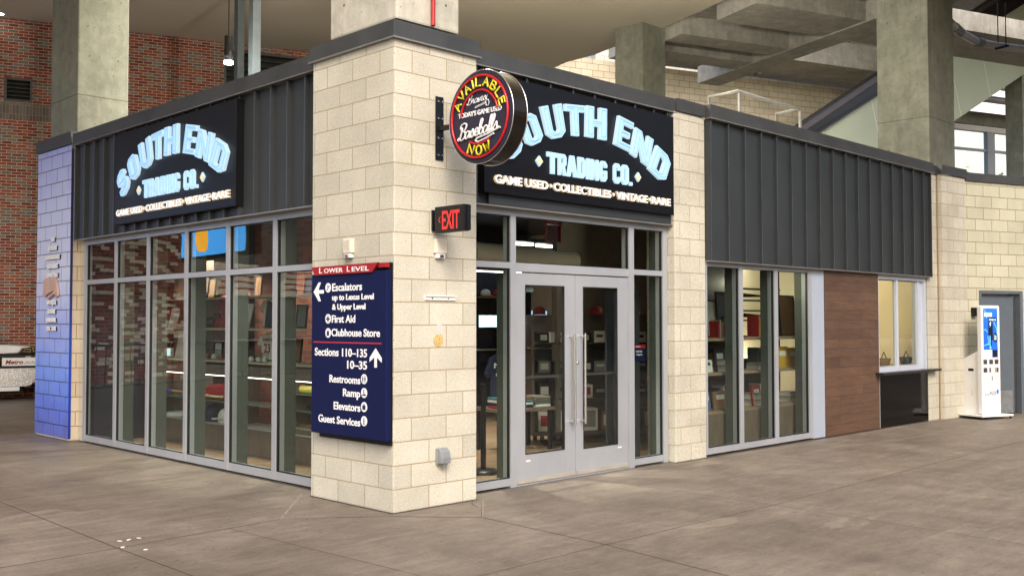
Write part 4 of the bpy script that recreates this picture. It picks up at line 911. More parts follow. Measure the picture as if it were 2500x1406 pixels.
mb.tube([(.088, .078, .014), (.115, .074, .014), (.126, .098, .014), (.118, .125, .014), (.088, .12, .014), (.088, .078, .014)], .003, 6); mb.tube([(.10, .12, .014), (.098, .155, .014), (.115, .165, .014)], .003, 6)
mb.build('team_script', M['lettering'], rs)
# ================================================================ exit sign
ex = thing('exit_sign', 'black exit sign with red letters, sticking out from the corner pier', 'sign', (.45, 0, 2.55))
mb = MB(); mb.box(.425, .50, -.020, -.001, 2.47, 2.66); mb.box(.44, .485, -.07, -.0205, 2.50, 2.62); mb.build('wall_bracket', M['black'], ex, bevel=.004)
mb = MB(); mb.box(.405, .475, -.46, -.071, 2.445, 2.68); mb.build('housing', M['black'], ex, bevel=.010)
TE2 = faceX(.404, -.075)
mb = fit_text('EXIT', TE2, .10, .33, 2.475, .165, extrude=.001, bold=.0035, z=.001); mb.build('letters', M['exitred'], ex)
mb = MB(TE2); mb.tube([(.075, 2.585, .002), (.055, 2.56, .002), (.075, 2.535, .002)], .003, 5); mb.build('arrow', M['exitred'], ex)
mb = MB(); mb.box(.44, .475, -.478, -.461, 2.45, 2.675); mb.build('end_cap', M['black'], ex, bevel=.006)
# ================================================================ wall strobes
def strobe(Mx, label, loc):
    t = thing('fire_alarm', label, 'alarm', loc, 'beige alarm sounders on the corner pier')
    mb = MB(Mx); mb.box(-.066, .066, -.055, .08, .001, .045); mb.build('housing', M['offwhite'], t, bevel=.010)
    mb = MB(Mx)
    for i in range(7): mb.box(-.045, .045, -.02+i*.013, -.014+i*.013, .0455, .049)
    mb.build('grille', M['offwhite'], t)
    mb = MB(Mx); mb.box(-.05, .05, -.098, -.057, .001, .04); mb.build('strobe_lens', M['white'], t, bevel=.006)
    mb = MB(Mx); mb.box(-.022, .022, -.090, -.066, .0405, .052); mb.build('flash_tube', M['steel'], t, bevel=.003)
strobe(faceX(0, .636, 2.335), 'beige wall alarm above the blue direction sign, on the left face of the pier', (0, .636, 2.33))
strobe(faceY(.512, 0, 2.325), 'beige wall alarm below the exit sign, on the right face of the pier', (.512, 0, 2.33))
# bracket strip, adhesive patch, outlet
mb = MB(faceY(0, 0)); mb.box(.347, .709, 1.85, 1.882, .001, .014); mb.box(.347, .709, 1.882, 1.888, .001, .026); o = mb.build('bracket_strip', M['white'], label='thin white metal strip screwed to the pier below the exit sign', cat='bracket')
mb = MB(faceY(0, 0)); mb.tube([(.43, 1.866, .014), (.43, 1.866, .017)], .007, 8); mb.tube([(.62, 1.866, .014), (.62, 1.866, .017)], .007, 8); mb.build('screw', M['steel'], o)
rnd = random.Random(3); mb = MB(faceY(.511, 0, 1.487)); mb.prism([(r_*math.cos(a_), r_*math.sin(a_)) for a_, r_ in [(2*PI*i/22, .052+.008*rnd.random()) for i in range(22)]], .0005, .005)
mb.build('adhesive_patch', M['brass'], label='round tan patch of old adhesive on the corner pier', cat='adhesive patch')
mb = MB(faceY(.511, 0, 1.60)); mb.prism([(.02+r_*.05*math.cos(a_), r_*.05*math.sin(a_)) for a_, r_ in [(2*PI*i/16, .6+.4*rnd.random()) for i in range(16)]], .0005, .002)
mb.build('adhesive_patch', plain('pale_smear', (.60, .58, .55, 1), .6), label='faint pale smear above the round tan patch on the pier', cat='adhesive patch')
ot = thing('outdoor_socket', 'grey weatherproof socket box low on the corner pier', 'socket', (.54, 0, .45))
mb = MB(faceY(.538, 0, .45)); mb.box(-.06, .06, -.075, .07, .001, .03); mb.build('back_box', M['grey'], ot, bevel=.004)
mb = MB(Matrix.Translation((.538, 0, .45)) @ Matrix(((0, 0, 1, 0), (-1, 0, 0, 0), (0, 1, 0, 0), (0, 0, 0, 1))))   # profile in (out,up), extruded sideways
mb.prism([(.031, -.062), (.085, -.062), (.085, -.01), (.07, .04), (.045, .066), (.031, .066)], -.052, .052); mb.build('flip_cover', M['grey'], ot, bevel=.006)
mb = MB(faceY(.538, 0, .45)); mb.box(-.02, .02, -.085, -.064, .04, .07); mb.build('latch', M['grey'], ot)
# little door-side plaque in the right side light
t = thing('door_plaque', 'small navy and red plaque inside the glass right of the doors', 'sign', (3.75, .27, 1.35))
a = pY(1551, 842, .28); b = pY(1584, 880, .28); TPq = faceY(a.x, .295); w_, zt, zb_ = .20, a.z, b.z
mb = MB(TPq); mb.box(0, w_, zb_, zt-.04, 0, .006); mb.build('panel', M['navy'], t)
mb = MB(TPq); mb.box(0, w_, zt-.038, zt, 0, .006); mb.build('header', M['redsign'], t)
join(fit_text('SOUTH', TPq, .02, .10, zt-.028, .018, extrude=.001, z=.008), fit_text('South End', TPq, .02, .13, zt-.085, .024, extrude=.001, z=.008), fit_text('Trading Co.', TPq, .02, .14, zt-.12, .022, extrude=.001, z=.008)).build('lettering', M['lettering'], t)
# ================================================================ direction sign on the pier's left face
WS = faceX(-.095, 1.118)      # local x 0..1.14, y = height
ds = thing('direction_sign', 'tall navy blue direction sign with white lettering and a red header', 'sign', (-.05, .55, 1.35))
mb = MB(WS); mb.box(0, 1.138, .628, 2.10, -.055, 0); mb.build('panel', M['navy'], ds, bevel=.008)
mb = MB(WS); mb.box(.055, 1.112, .585, 2.172, -.092, -.057); mb.build('back_frame', M['black'], ds)
mb = MB(WS); mb.prism([(.012, 2.165), (.985+.055, 2.172), (.955, 2.090), (.075, 2.088)], .001, .018); mb.build('header', M['redsign'], ds)
mb = MB(WS); mb.box(1.02, 1.118, 2.128, 2.168, -.05, -.002); mb.build('header_return', M['redsign'], ds)
def wp(x, y):   # crop (740,620) scale 2.13 -> local
    p = pX(740+x/2.1295, 620+y/2.1303, -.095); return 1.118-p.y, p.z
L_ = []
def T(tx, x0, y0, x1, h, **k):   # baseline y0, h in metres
    a_ = wp(x0, y0); b_ = wp(x1, y0); L_.append(fit_text(tx, WS, a_[0], b_[0], a_[1], h, extrude=.0012, bold=k.pop('bold', .0022), z=.0022, **k))
def TR_(tx, x0, x1, z, h, **k): L_.append(fit_text(tx, WS, x0, x1, z, h, extrude=.0012, bold=k.pop('bold', .0022), z=.0022, **k))
def lx(x, y): return wp(x, y)[0]
rowsw = [('Escalators', 152, 307, 190, .070), ('up to Lexus Level', 152, 368, 237, .052), ('& Upper Level', 152, 325, 288, .052), ('First Aid', 150, 272, 356, .068), ('Clubhouse Store', 148, 400, 428, .068),
         ('Sections 110–135', 62, 333, 531, .072), ('10–35', 230, 333, 597, .072), ('Restrooms', 138, 298, 670, .068), ('Ramp', 208, 298, 741, .068), ('Elevators', 160, 298, 812, .068), ('Guest Services', 80, 298, 882, .068)]
for tx, xa, xb, yb_, h in rowsw:
    za = wp((xa+xb)/2, yb_)[1]; TR_(tx, lx(xa, yb_), lx(xb, yb_), za, h)
join(*L_).build('lettering', M['lettering'], ds)
hd = join(*[fit_text(tx, WS @ Matrix.Translation((0, 0, .018)), lx(a_, 80), lx(b_, 80), 2.105, h, extrude=.001, bold=.0006, z=.0015) for tx, a_, b_, h in (('L', 93, 108, .052), ('OWER', 118, 215, .042), ('L', 237, 252, .052), ('EVEL', 262, 352, .042))])
hd.build('header_lettering', M['lettering'], ds)
mb = MB(WS); x0, z0 = wp(55, 457); x1, z1 = wp(408, 461); mb.box(x0, x1, z0-.006, z0+.006, .0002, .003); mb.build('red_rule', M['redline'], ds)
ar_ = MB(WS)
x0, z0 = wp(80, 198); 
x0 -= .005
def arrow(cx, cz, ang, L, hw_):
    R_ = Matrix.Rotation(ang, 2); pts = [(L/2, 0), (0, -hw_), (-.045*L/.2, -hw_), (L/2-.058-.02, -.017), (-L/2, -.017), (-L/2, .017), (L/2-.058-.02, .017), (-.045*L/.2, hw_), (0, hw_)]
    ar_.prism([tuple(R_ @ Vector(p)+Vector((cx, cz))) for p in pts], .0006, .0035)
a_ = wp(56, 198); b_ = wp(108, 197); arrow((a_[0]+b_[0])/2, a_[1], PI, b_[0]-a_[0], .088)
ar_.build('arrow', M['lettering'], ds); ar_ = MB(WS); a_ = wp(378, 490); b_ = wp(378, 590); arrow(a_[0], (a_[1]+b_[1])/2, PI/2, a_[1]-b_[1], .085)
ar_.build('arrow', M['lettering'], ds)
ic = MB(WS); ic2 = MB(WS)
icons = [(131, 176, 'esc'), (131, 337, 'aid'), (131, 410, 'bag'), (318, 650, 'rest'), (318, 722, 'ramp'), (318, 795, 'lift'), (318, 868, 'info')]
for x, y, k in icons:
    cx, cz = wp(x, y); r_ = .044
    ic.prism([(cx+r_*math.cos(2*PI*i/32), cz+r_*math.sin(2*PI*i/32)) for i in range(32)], .0006, .0032)
    def bx(a0, a1, c0, c1): ic2.box(cx+a0, cx+a1, cz+c0, cz+c1, .0034, .0048)
    if k == 'aid': bx(-.008, .008, -.028, .028); bx(-.028, -.0081, -.008, .008); bx(.0081, .028, -.008, .008)
    elif k == 'bag': bx(-.017, .017, -.026, .014); bx(-.010, -.006, .0141, .026); bx(.006, .010, .0141, .026); bx(-.0059, .0059, .022, .026)
    elif k == 'info': bx(-.006, .006, -.026, .012); bx(-.012, -.0061, .006, .012); bx(-.012, .012, -.030, -.0262); bx(-.006, .006, .018, .028)
    elif k == 'rest':
        for d_ in (-.016, .016): bx(d_-.008, d_+.008, -.010, .014); bx(d_-.004, d_+.004, -.030, -.0102); bx(d_-.005, d_+.005, .017, .027)
    elif k == 'lift': bx(-.022, .022, -.024, .016); bx(-.012, -.006, .019, .028); bx(.006, .012, .019, .028)
    elif k == 'ramp': ic2.prism([(cx-.03, cz-.024), (cx+.03, cz-.024), (cx+.03, cz-.018), (cx-.0, cz-.004), (cx-.006, cz-.010), (cx-.03, cz-.018)], .0034, .0048); bx(-.008, .002, -.002, .018); bx(-.006, .004, .020, .030)
    elif k == 'esc': ic2.prism([(cx-.028, cz-.024), (cx-.012, cz-.024), (cx+.020, cz+.012), (cx+.030, cz+.012), (cx+.030, cz+.018), (cx+.016, cz+.018), (cx-.016, cz-.018), (cx-.028, cz-.018)], .0034, .0048); bx(-.006, .001, .0, .018); bx(-.006, .001, .020, .028)
ic.build('icon_disc', M['lettering'], ds); ic2.build('icon_pictogram', M['navyicon'], ds)
# ================================================================ charging kiosk
k0 = pZ(2398.5, 1014, .06); K = Matrix(((B1.x, 0, -B2.x, k0.x), (B1.y, 0, -B2.y, k0.y), (0, 1, 0, 0), (0, 0, 0, 1)))   # local x right, y up, z out
kiosk = thing('charging_kiosk', 'white phone charging kiosk with a lit blue screen, beside the grey door', 'kiosk', (k0.x+.2, k0.y+.1, 0))
W_ = .445; H_ = 1.925
def rrect(x0, x1, y0, y1, r, n=6):
    P = []
    for cx, cy, a0 in ((x1-r, y0+r, -90), (x1-r, y1-r, 0), (x0+r, y1-r, 90), (x0+r, y0+r, 180)):
        for i in range(n+1): a_ = ar(a0+90*i/n); P.append((cx+r*math.cos(a_), cy+r*math.sin(a_)))
    return P
mb = MB(K); mb.prism(rrect(0, W_, .075, H_, .035), -.075, 0); mb.build('front_tower', M['white'], kiosk, bevel=.004)
mb = MB(K @ Matrix(((0, 0, 1, 0), (0, 1, 0, 0), (-1, 0, 0, 0), (0, 0, 0, 1)))); mb.prism([(.077, .075), (.42, .075), (.42, 1.00), (.077, 1.16)], .03, W_-.03); cabn = mb.build('side_cabinet', M['white'], kiosk, bevel=.004)
mb = MB(K); mb.box(.0285, .0298, .80, .845, -.30, -.19); mb.build('slot', M['black'], cabn)
mb = MB(K @ Matrix(((0, 0, 1, 0), (0, 1, 0, 0), (-1, 0, 0, 0), (0, 0, 0, 1)))); mb.prism(rrect(.21, .25, .38, .48, .018), .028, .0297); mb.build('key_cover', M['offwhite'], cabn)
mb = MB(K); mb.box(-.16, W_+.14, .045, .073, -.60, .14); mb.build('base_plate', M['white'], kiosk, bevel=.003)
mb = MB(K)
for x, z in ((-.13, .10), (W_+.11, .10), (-.13, -.56), (W_+.11, -.56)): mb.lathe([(.02, 0), (.022, .02), (.012, .044)], (0, 0, 0), 10, M=K @ Matrix.Translation((x, 0, z)) @ Matrix.Rotation(-PI/2, 4, 'X'))
mb.build('foot', M['rubber'], kiosk)
sx0, sx1, sy0, sy1 = .055, W_-.055, 1.04, 1.875
q = N('lit_screen_blue'); sp = q.n('ShaderNodeSeparateXYZ'); q.l(q.coord(), sp.inputs[0]); cc = q.ramp(q.math('DIVIDE', q.math('SUBTRACT', sp.outputs[2], 1.04), .84), [(0, (.03, .16, .75, 1)), (.5, (.02, .13, .62, 1)), (1, (.03, .20, .80, 1))])
q.b.inputs['Base Color'].default_value = (.01, .02, .05, 1); q.l(cc, q.b.inputs['Emission Color']); q.b.inputs['Emission Strength'].default_value = .75; q.set(.15)
mb = MB(K); mb.box(sx0, sx1, sy0, sy1, .0005, .004); scr = mb.build('screen', q.m, kiosk)
sw = emit('screen_white', (.70, .88, 1, 1), 1.8, (.3, .3, .3, 1)); scy = emit('screen_cyan', (.15, .60, 1, 1), 1.6, (.05, .2, .3, 1)); sdk = emit('screen_dark', (.004, .012, .03, 1), .6, (.01, .01, .02, 1))
mb = MB(K); mb.prism(rrect(.075, .26, 1.735, 1.80, .012), .0045, .0055); mb.prism([(.12, 1.737), (.14, 1.737), (.125, 1.715)], .0045, .0055); mb.box(sx0+.002, .25, 1.045, 1.165, .0045, .0055)
mb.prism([(.20, 1.61), (.215, 1.645), (.235, 1.645), (.225, 1.615), (.235, 1.615), (.205, 1.55), (.212, 1.595), (.20, 1.595)], .0065, .0072); mb.build('screen_bubbles', sw, scr)
mb = MB(K); mb.prism(rrect(.165, .375, 1.655, 1.715, .01), .0045, .0055); mb.prism(rrect(.17, .275, 1.33, 1.65, .02), .0056, .0063); mb.prism(rrect(.145, .245, 1.22, 1.42, .015), .0056, .0062)
mb.prism([(.335+.055*math.cos(2*PI*i/24), 1.375+.078*math.sin(2*PI*i/24)) for i in range(24)], .0045, .0055); mb.box(.255, sx1-.002, 1.045, 1.165, .0045, .0055); mb.build('screen_phone', sdk, scr)
mb = MB(K); mb.tube([(.06, 1.86, .005), (.12, 1.80, .005), (.2, 1.76, .005)], .006, 5); mb.tube([(.30, 1.64, .005), (.36, 1.55, .005), (.385, 1.42, .005)], .006, 5); mb.tube([(.06, 1.50, .005), (.10, 1.52, .005), (.145, 1.47, .005)], .006, 5); mb.tube([(.06, 1.24, .005), (.13, 1.26, .005), (.15, 1.27, .005)], .006, 5)
mb.prism([(.21, 1.175), (.245, 1.215), (.222, 1.21), (.222, 1.245), (.198, 1.245), (.198, 1.21), (.175, 1.215)], .0066, .0075)
for i in range(3): mb.tube([(.155+i*.025, 1.24, .0075), (.16+i*.025, 1.32, .0075), (.15+i*.03, 1.41, .0075)], .005, 5)
mb.build('screen_lines', scy, scr)
kt = join(fit_text('low battery?', K, .09, .245, 1.755, .026, extrude=.0003, z=.0062), ); kt.build('screen_text', emit('screen_ink', (.02, .10, .35, 1), .6, (.01, .02, .05, 1)), scr)
join(fit_text('charge up', K, .185, .355, 1.672, .030, extrude=.0003, bold=.001, z=.0062), fit_text('buy a', K, .31, .36, 1.402, .016, extrude=.0003, bold=.001, z=.0062), fit_text('reusable', K, .30, .37, 1.372, .016, extrude=.0003, bold=.001, z=.0062), fit_text('charger', K, .305, .365, 1.342, .016, extrude=.0003, bold=.001, z=.0062)).build('screen_text', sw, scr)
mb = MB(K)
for row, y in enumerate((.925, .785, .645)):
    for gi, gx in enumerate((.045, .185, .315)):
        n_ = [[5, 5, 5], [5, 5, 4], [5, 5, 5]][row][gi]
        for i in range(5):
            on_ = row == 0 or (row == 1 and (gi == 0 or (gi == 1 and i < 2) or (gi == 2 and i != 1))) or (row == 2 and gi == 1 and i == 3)
            if on_: mb.box(gx+i*.0185, gx+i*.0185+.0100, y, y+.078, .0005, .006)
mb.build('battery_slot', M['black'], kiosk)
mb = MB(K)
for row, y in enumerate((.785, .645)):
    for gi, gx in enumerate((.045, .185, .315)):
        for i in range(5):
            on_ = (row == 0 and (gi == 0 or (gi == 1 and i < 2) or (gi == 2 and i != 1))) or (row == 1 and gi == 1 and i == 3)
            if not on_: mb.box(gx+i*.0175+.004, gx+i*.0175+.007, y, y+.078, .0005, .002)
mb.build('empty_slot', plain('slot_grey', (.45, .45, .46, 1), .5), kiosk)
join(fit_text('charge', K, .06, .18, .40, .028, extrude=.0006, z=.001), fit_text('FUZE', K, .19, .335, .40, .062, extrude=.0006, bold=.001, z=.001)).build('maker_lettering', plain('dark_print', (.03, .03, .04, 1), .5), kiosk)
mb = MB(K); mb.prism([(.375+.030*math.cos(2*PI*i/20), .455+.040*math.sin(2*PI*i/20)) for i in range(20)], .0005, .0015); mb.prism([(.355, .42), (.372, .42), (.366, .40)], .0005, .0015); mb.build('maker_mark', plain('blue_print', (.03, .22, .75, 1), .4), kiosk)
mb = MB(K); mb.tube([(-.10, .075, -.45), (-.13, .06, -.55), (-.15, .012, -.60), (-.1, .012, -.66)], .006, 6); mb.build('power_cable', M['rubber'], kiosk)
# ================================================================ trailer with race car at the far left
TT = Matrix(((B1.x, 0, -B2.x, BO.x-B2.x*1.2), (B1.y, 0, -B2.y, BO.y-B2.y*1.2), (0, 1, 0, 0), (0, 0, 0, 1)))   # x=s, y=z, z=out
TT = TT  # plane t=-1.2 is the trailer side
tr_ = thing('car_trailer', 'flatbed trailer with chequer plate side, white banner and black underbody by the brick wall', 'trailer', BM(-.3, -1.2, 0))
mb = MB(TT); mb.box(-4.0, 2.2, .66, .72, -1.9, -.05); mb.build('deck', M['black'], tr_)
ck = N('chequer_plate'); ck.set(.30, .9); ck.col((.62, .62, .64, 1))
wv = ck.n('ShaderNodeTexChecker'); wv.inputs['Scale'].default_value = 22; ck.l(ck.map(1, 1, 1), wv.inputs[0]); vo = ck.n('ShaderNodeTexVoronoi'); vo.inputs['Scale'].default_value = 30; ck.l(ck.coord(), vo.inputs['Vector'])
ck.col(ck.ramp(vo.outputs['Distance'], [(.15, (.78, .78, .80)), (.45, (.40, .40, .42))])); ck.bump(vo.outputs['Distance'], .006, -1)
mb = MB(TT); arch = [(.60+.42*math.cos(ar(a_)), .20+.42*math.sin(ar(a_))) for a_ in (165, 150, 130, 110, 90)]
mb.prism([(-4.0, .30), (.02, .30), (.12, .32)]+arch[1:]+[(.60, .685), (-4.0, .665)], -.03, 0); mb.build('chequer_side', ck.m, tr_)
mb = MB(TT); mb.box(-4.0, -.08, .205, .292, -.05, .015); mb.build('side_rail', M['white'], tr_, bevel=.01)
mb = MB(TT); mb.tube([(.02, .27, -.02)]+[(.60+.47*math.cos(ar(a_)), .20+.47*math.sin(ar(a_)), -.02) for a_ in range(170, 0, -14)], .022, 8); mb.build('mudguard_rim', M['rubber'], tr_)
mb = MB(TT); mb.prism([(-4, .30), (-.05, .30), (.0, .14), (-4, .14)], -1.0, -.3); mb.build('underframe', M['black'], tr_)
for s_ in (.60, 1.45):
    mb = MB(TT @ Matrix.Translation((s_, .33, -.30))); mb.lathe([(.20, .0), (.30, .01), (.33, .04), (.33, .18), (.30, .21), (.20, .22)], n=28); wh_ = mb.build('wheel', M['rubber'], tr_)
    mb = MB(TT @ Matrix.Translation((s_, .33, -.30))); mb.lathe([(.04, .17), (.14, .175), (.19, .212), (.198, .214)], n=24); mb.build('rim', M['steel'], wh_)
bn = thing('banner_board', 'long white banner board with red and grey lettering fixed along the trailer', 'banner', BM(-.2, -1.2, .8))
mb = MB(TT); mb.box(-.42, 2.0, .735, .905, -.02, .012); mb.build('board', M['white'], bn)
fit_text('Metro', TT, -.36, -.02, .775, .085, extrude=.001, bold=.004, z=.015, shear=.25).build('red_lettering', plain('maroon_print', (.25, .01, .03, 1), .5), bn)
fit_text('Atlanta', TT, .0, .38, .775, .062, extrude=.001, bold=.001, z=.015, shear=.25).build('grey_lettering', plain('grey_print', (.35, .35, .35, 1), .5), bn)
car = thing('race_car', 'low open race car with white nose and black yellow-lined bodywork on the trailer', 'race car', BM(-.6, -1.6, .72))
T2 = TT @ Matrix.Translation((0, 0, -.25))
mb = MB(T2); mb.prism([(-2.4, 1.16), (-.6, 1.17), (-.35, 1.165), (.08, 1.13), (.12, 1.115), (-.05, 1.10), (-.12, 1.0), (-.55, .985), (-1.2, .99), (-2.4, 1.0)], -.5, 0); mb.build('white_bodywork', M['white'], car, bevel=.03)
mb = MB(T2); mb.prism([(-.10, .98), (-.03, 1.10), (.25, 1.14), (.75, 1.17), (1.6, 1.16), (1.6, .98)], -.55, .03); mb.build('black_bodywork', M['black'], car, bevel=.015)
mb = MB(T2); mb.prism([(-3.2, .96), (1.7, .96), (1.7, .90), (-3.2, .90)], -.6, .05); mb.build('floor_plate', M['black'], car)
mb = MB(T2)
for pts in ([(-.03, 1.03), (.02, 1.085), (.12, 1.07), (.12, 1.02)], [(.18, 1.03), (.15, 1.10), (.26, 1.11), (.28, 1.06), (.24, 1.02)], [(.33, 1.03), (.32, 1.12), (.56, 1.13), (.58, 1.05)]): mb.tube([(*p, .035) for p in pts], .005, 5, closed=True)
mb.tube([(.38, 1.07, .035), (.42, 1.085, .035), (.46, 1.065, .035), (.50, 1.085, .035)], .006, 5); mb.build('yellow_outline', plain('yellow_line_paint', (.65, .42, .08, 1), .4), car)
mb = MB(T2); mb.prism([(-1.2, 1.17), (-.55, 1.175), (-.47, 1.26), (-.50, 1.40), (-.62, 1.45), (-1.2, 1.4)], -.45, -.08); mb.build('engine_cover', M['black'], car, bevel=.03)
for s_ in (-1.9, 1.15):
    mb = MB(T2 @ Matrix.Translation((s_, 1.02, .02))); mb.lathe([(.15, 0), (.28, .01), (.31, .05), (.31, .22), (.28, .26), (.15, .26)], n=24); wh_ = mb.build('wheel', M['rubber'], car)
    mb = MB(T2 @ Matrix.Translation((s_, 1.02, .02))); mb.lathe([(.03, .22), (.12, .23), (.15, .262)], n=20); mb.build('rim', M['steel'], wh_)
mb = MB(T2)
for i, (a_, b_) in enumerate(((.02, .13), (.20, .24), (.30, .35), (.38, .42), (.5, .6))): mb.box(a_, b_, .91, .925, .051, .07)
mb.build('tie_down', M['offwhite'], car)
# litter
rnd = random.Random(5)
for i, (px, py) in enumerate(((292, 1321), (314, 1318), (339, 1314), (300, 1336), (355, 1342))):
    p = pZ(px, py); mb = MB(Matrix.Translation((p.x, p.y, .003)) @ Matrix.Rotation(rnd.random()*3, 4, 'Z'))
    pts = [(.017*(1+.3*rnd.random())*math.cos(a_)*(1.3), .013*math.sin(a_)*(1+.5*rnd.random())) for a_ in [2*PI*(k+.6*rnd.random())/5 for k in range(5)]]
    mb.prism(pts, 0, .002+.002*rnd.random())
    mb.build('paper_scrap', M['paper'], label='tiny white paper scrap on the floor at lower left, %s' % ['leftmost of five', 'in the middle of three', 'rear right one', 'beside the joint', 'nearest the camera'][i], cat='paper scrap', group='paper scraps on the floor')
# ================================================================ inside the shop
rnd = random.Random(11)
PC = {}
def paint(n, r, g, b, rough=.5, metal=0):
    if n not in PC: PC[n] = plain(n, S(r, g, b), rough, metal, var=.10)
    return PC[n]
RED = paint('red_fabric', 150, 22, 34, .7); NAVYF = paint('navy_fabric', 24, 30, 58, .7); WHITEF = paint('white_fabric', 215, 212, 205, .8); GREYF = paint('grey_fabric', 130, 130, 128, .8)
TANB = paint('pale_wood', 200, 160, 105, .45); YEL = paint('yellow_plastic', 225, 205, 90, .4); CARD = paint('brown_card', 125, 92, 62, .8)
clearg = M['glass']
def tube_light(name, label, a, b, e_, r=.018):
    a, b = Vector(a), Vector(b); t = thing(name, label, 'light', a)
    m_ = MB(); m_.tube([tuple(a), tuple(b)], r, 8); m_.build('tube', emit('tube_glow', (1, .95, .84, 1), e_), t)
    m_ = MB(); m_.box(min(a.x, b.x)-.03, max(a.x, b.x)+.03, min(a.y, b.y)-.03, max(a.y, b.y)+.03, a.z+.025, a.z+.07); m_.build('housing', M['black'], t)
    return t
a = dep(1250, 594, 11.9); b = dep(1301, 597, 12.1); tube_light('strip_light', 'lit strip light inside the transom above the left door', a, b, 14)
a = dep(1309, 599, 12.15); b = dep(1347, 602, 12.3); tube_light('strip_light', 'shorter lit strip light above the gap between the doors', a, b, 14)
t = thing('air_duct', 'pale round air duct lit by the strip light above the doors', 'duct', dep(1300, 620, 13.2)); m_ = MB(); m_.tube([tuple(dep(1150, 618, 12.9)), tuple(dep(1400, 640, 14))], .15, 16); m_.build('duct_run', M['offwhite'], t)
for i, p in enumerate(((2.2, 1.2), (5.0, 3.6), (2.5, 4.5), (7.2, 3.0))):
    t = thing('ceiling_spot', ['lit ceiling spot just inside the doors', 'lit ceiling spot over the middle of the shop floor', 'lit ceiling spot deep behind the left-hand windows', 'lit ceiling spot deep inside behind the book shelves'][i], 'light', (p[0], p[1], 3.2))
    m_ = MB(); m_.lathe([(.05, 0), (.055, .12), (.02, .15)], (p[0], p[1], 3.18), 14); m_.build('can', M['black'], t)
    m_ = MB(); m_.lathe([(.04, -.006), (.045, -.001)], (p[0], p[1], 3.18), 12); m_.build('lens', emit('spot_glow', (1, .93, .8, 1), 10), t)
    spot((p[0], p[1], 3.15), 420, 88, (p[0]+.3, p[1], 0))
for i, (x, y) in enumerate(((1.15, 5.9), (1.15, 4.4), (1.15, 2.9))):
    t = thing('ceiling_spot', ['lit spot over the left end of the display shelves', 'lit spot over the middle of the display shelves', 'lit spot over the end of the display shelves by the pier'][i], 'light', (x, y, 3.0)); m_ = MB(); m_.lathe([(.035, 0), (.04, .1), (.02, .12)], (x, y, 2.95), 12); m_.build('can', M['black'], t)
    m_ = MB(); m_.lathe([(.03, -.006), (.032, -.001)], (x, y, 2.95), 12); m_.build('lens', emit('spot_glow2', (1, .95, .85, 1), 10), t)
    spot((x, y, 2.93), 170, 110, (x+.15, y, .6))
point((10.2, 1.6, 2.6), 34, (1, .86, .6)); point((6.9, .75, 2.2), 5, (1, .9, .7), .05)
# ---- display shelving behind the left windows
DX = 1.07
def DF(dx=0): return faceX(DX+dx, 6.95)
def sy(px, py=900, x=DX+.15): return 6.95-pX(px, py, x).y
disp = thing('display_shelving', 'taupe wood display shelving with glass cases behind the left-hand windows', 'shelving', (DX+.2, 4.2, 0))
D0, D1 = sy(366), 5.4
m_ = MB(DF()); m_.box(D0, D1, .013, .33, -.46, 0); m_.box(D0, D1, .97, 1.10, -.46, 0); m_.box(.02, D0-.01, .013, 1.25, -.40, 0)
for x in (D0, (D0+D1)/2-.4, D1-.04): m_.box(x, x+.04, .33, .97, -.46, 0)
m_.build('cabinet', M['cabY'], disp)
m_ = MB(DF()); m_.box(D0, D1, 1.135, 1.16, -.40, -.01); m_.box(D0, D1, 1.55, 1.575, -.36, -.01); m_.box(D0, D1, 1.955, 1.975, -.36, -.01); m_.build('shelf', paint('pale_shelf_edge', 190, 175, 150), disp)
m_ = MB(DF()); m_.box(D0+.045, D1-.045, .62, .628, -.44, -.02); m_.build('glass_shelf', paint('green_glass_edge', 120, 140, 130, .1), disp)
m_ = MB(DF())
for x in (D0, D0+1.0, D0+1.95, D1-.03): m_.box(x, x+.03, 1.10, 2.35, -.40, -.37)
m_.build('upright', M['black'], disp)
m_ = MB(DF()); m_.box(D0+.045, D1-.045, .335, .345, -.44, -.005); m_.build('white_liner', paint('white_liner', 205, 200, 190), disp)
m_ = MB(DF()); m_.box(D0+.045, D1-.045, .955, .968, -.10, -.06); m_.build('case_light', emit('case_glow', (1, .96, .9, 1), 9), disp)
# brick faced pier inside, seen between the shelves
m_ = MB(); m_.box(1.95, 2.25, 3.9, 5.6, .013, 3.34); m_.build('inner_brick_pier', bricks('inner_brick', 1, -1, .2032, .0677, .006, [(0, S(96, 44, 30)), (.5, S(120, 60, 40)), (1, S(80, 40, 30))], S(90, 78, 66)).m, label='small red brick pier inside the shop behind the display shelving', cat='pier')
# second wood case nearer the pier
m_ = MB(); x0, y0, y1 = 1.12, 2.15, 3.55
m_.box(x0, x0+.6, y0, y1, .013, .40); m_.box(x0, x0+.6, y0, y1, 1.02, 1.12)
for a_, b_ in ((y0, y0+.05), (y1-.12, y1)): m_.box(x0, x0+.6, a_, b_, .40, 1.02)
cs = thing('display_case', 'wood framed glass display case with lit interior, next to the corner pier', 'display case', (x0, 2.8, 0)); m_.build('case_frame', M['cabY'], cs)
m_ = MB(); m_.box(x0+.02, x0+.58, y0+.052, y1-.122, .60, .608); m_.box(x0+.02, x0+.58, y0+.052, y1-.122, .80, .808); m_.build('glass_shelf', paint('green_glass_edge', 120, 140, 130), cs)
m_ = MB(); m_.box(x0+.02, x0+.58, y0+.052, y1-.122, .402, .41); m_.build('white_liner', paint('white_liner', 205, 200, 190), cs)
m_ = MB(); m_.box(x0+.04, x0+.08, y0+.06, y1-.13, 1.0, 1.018); m_.build('case_light', emit('case_glow2', (1, .95, .85, 1), 14), cs)
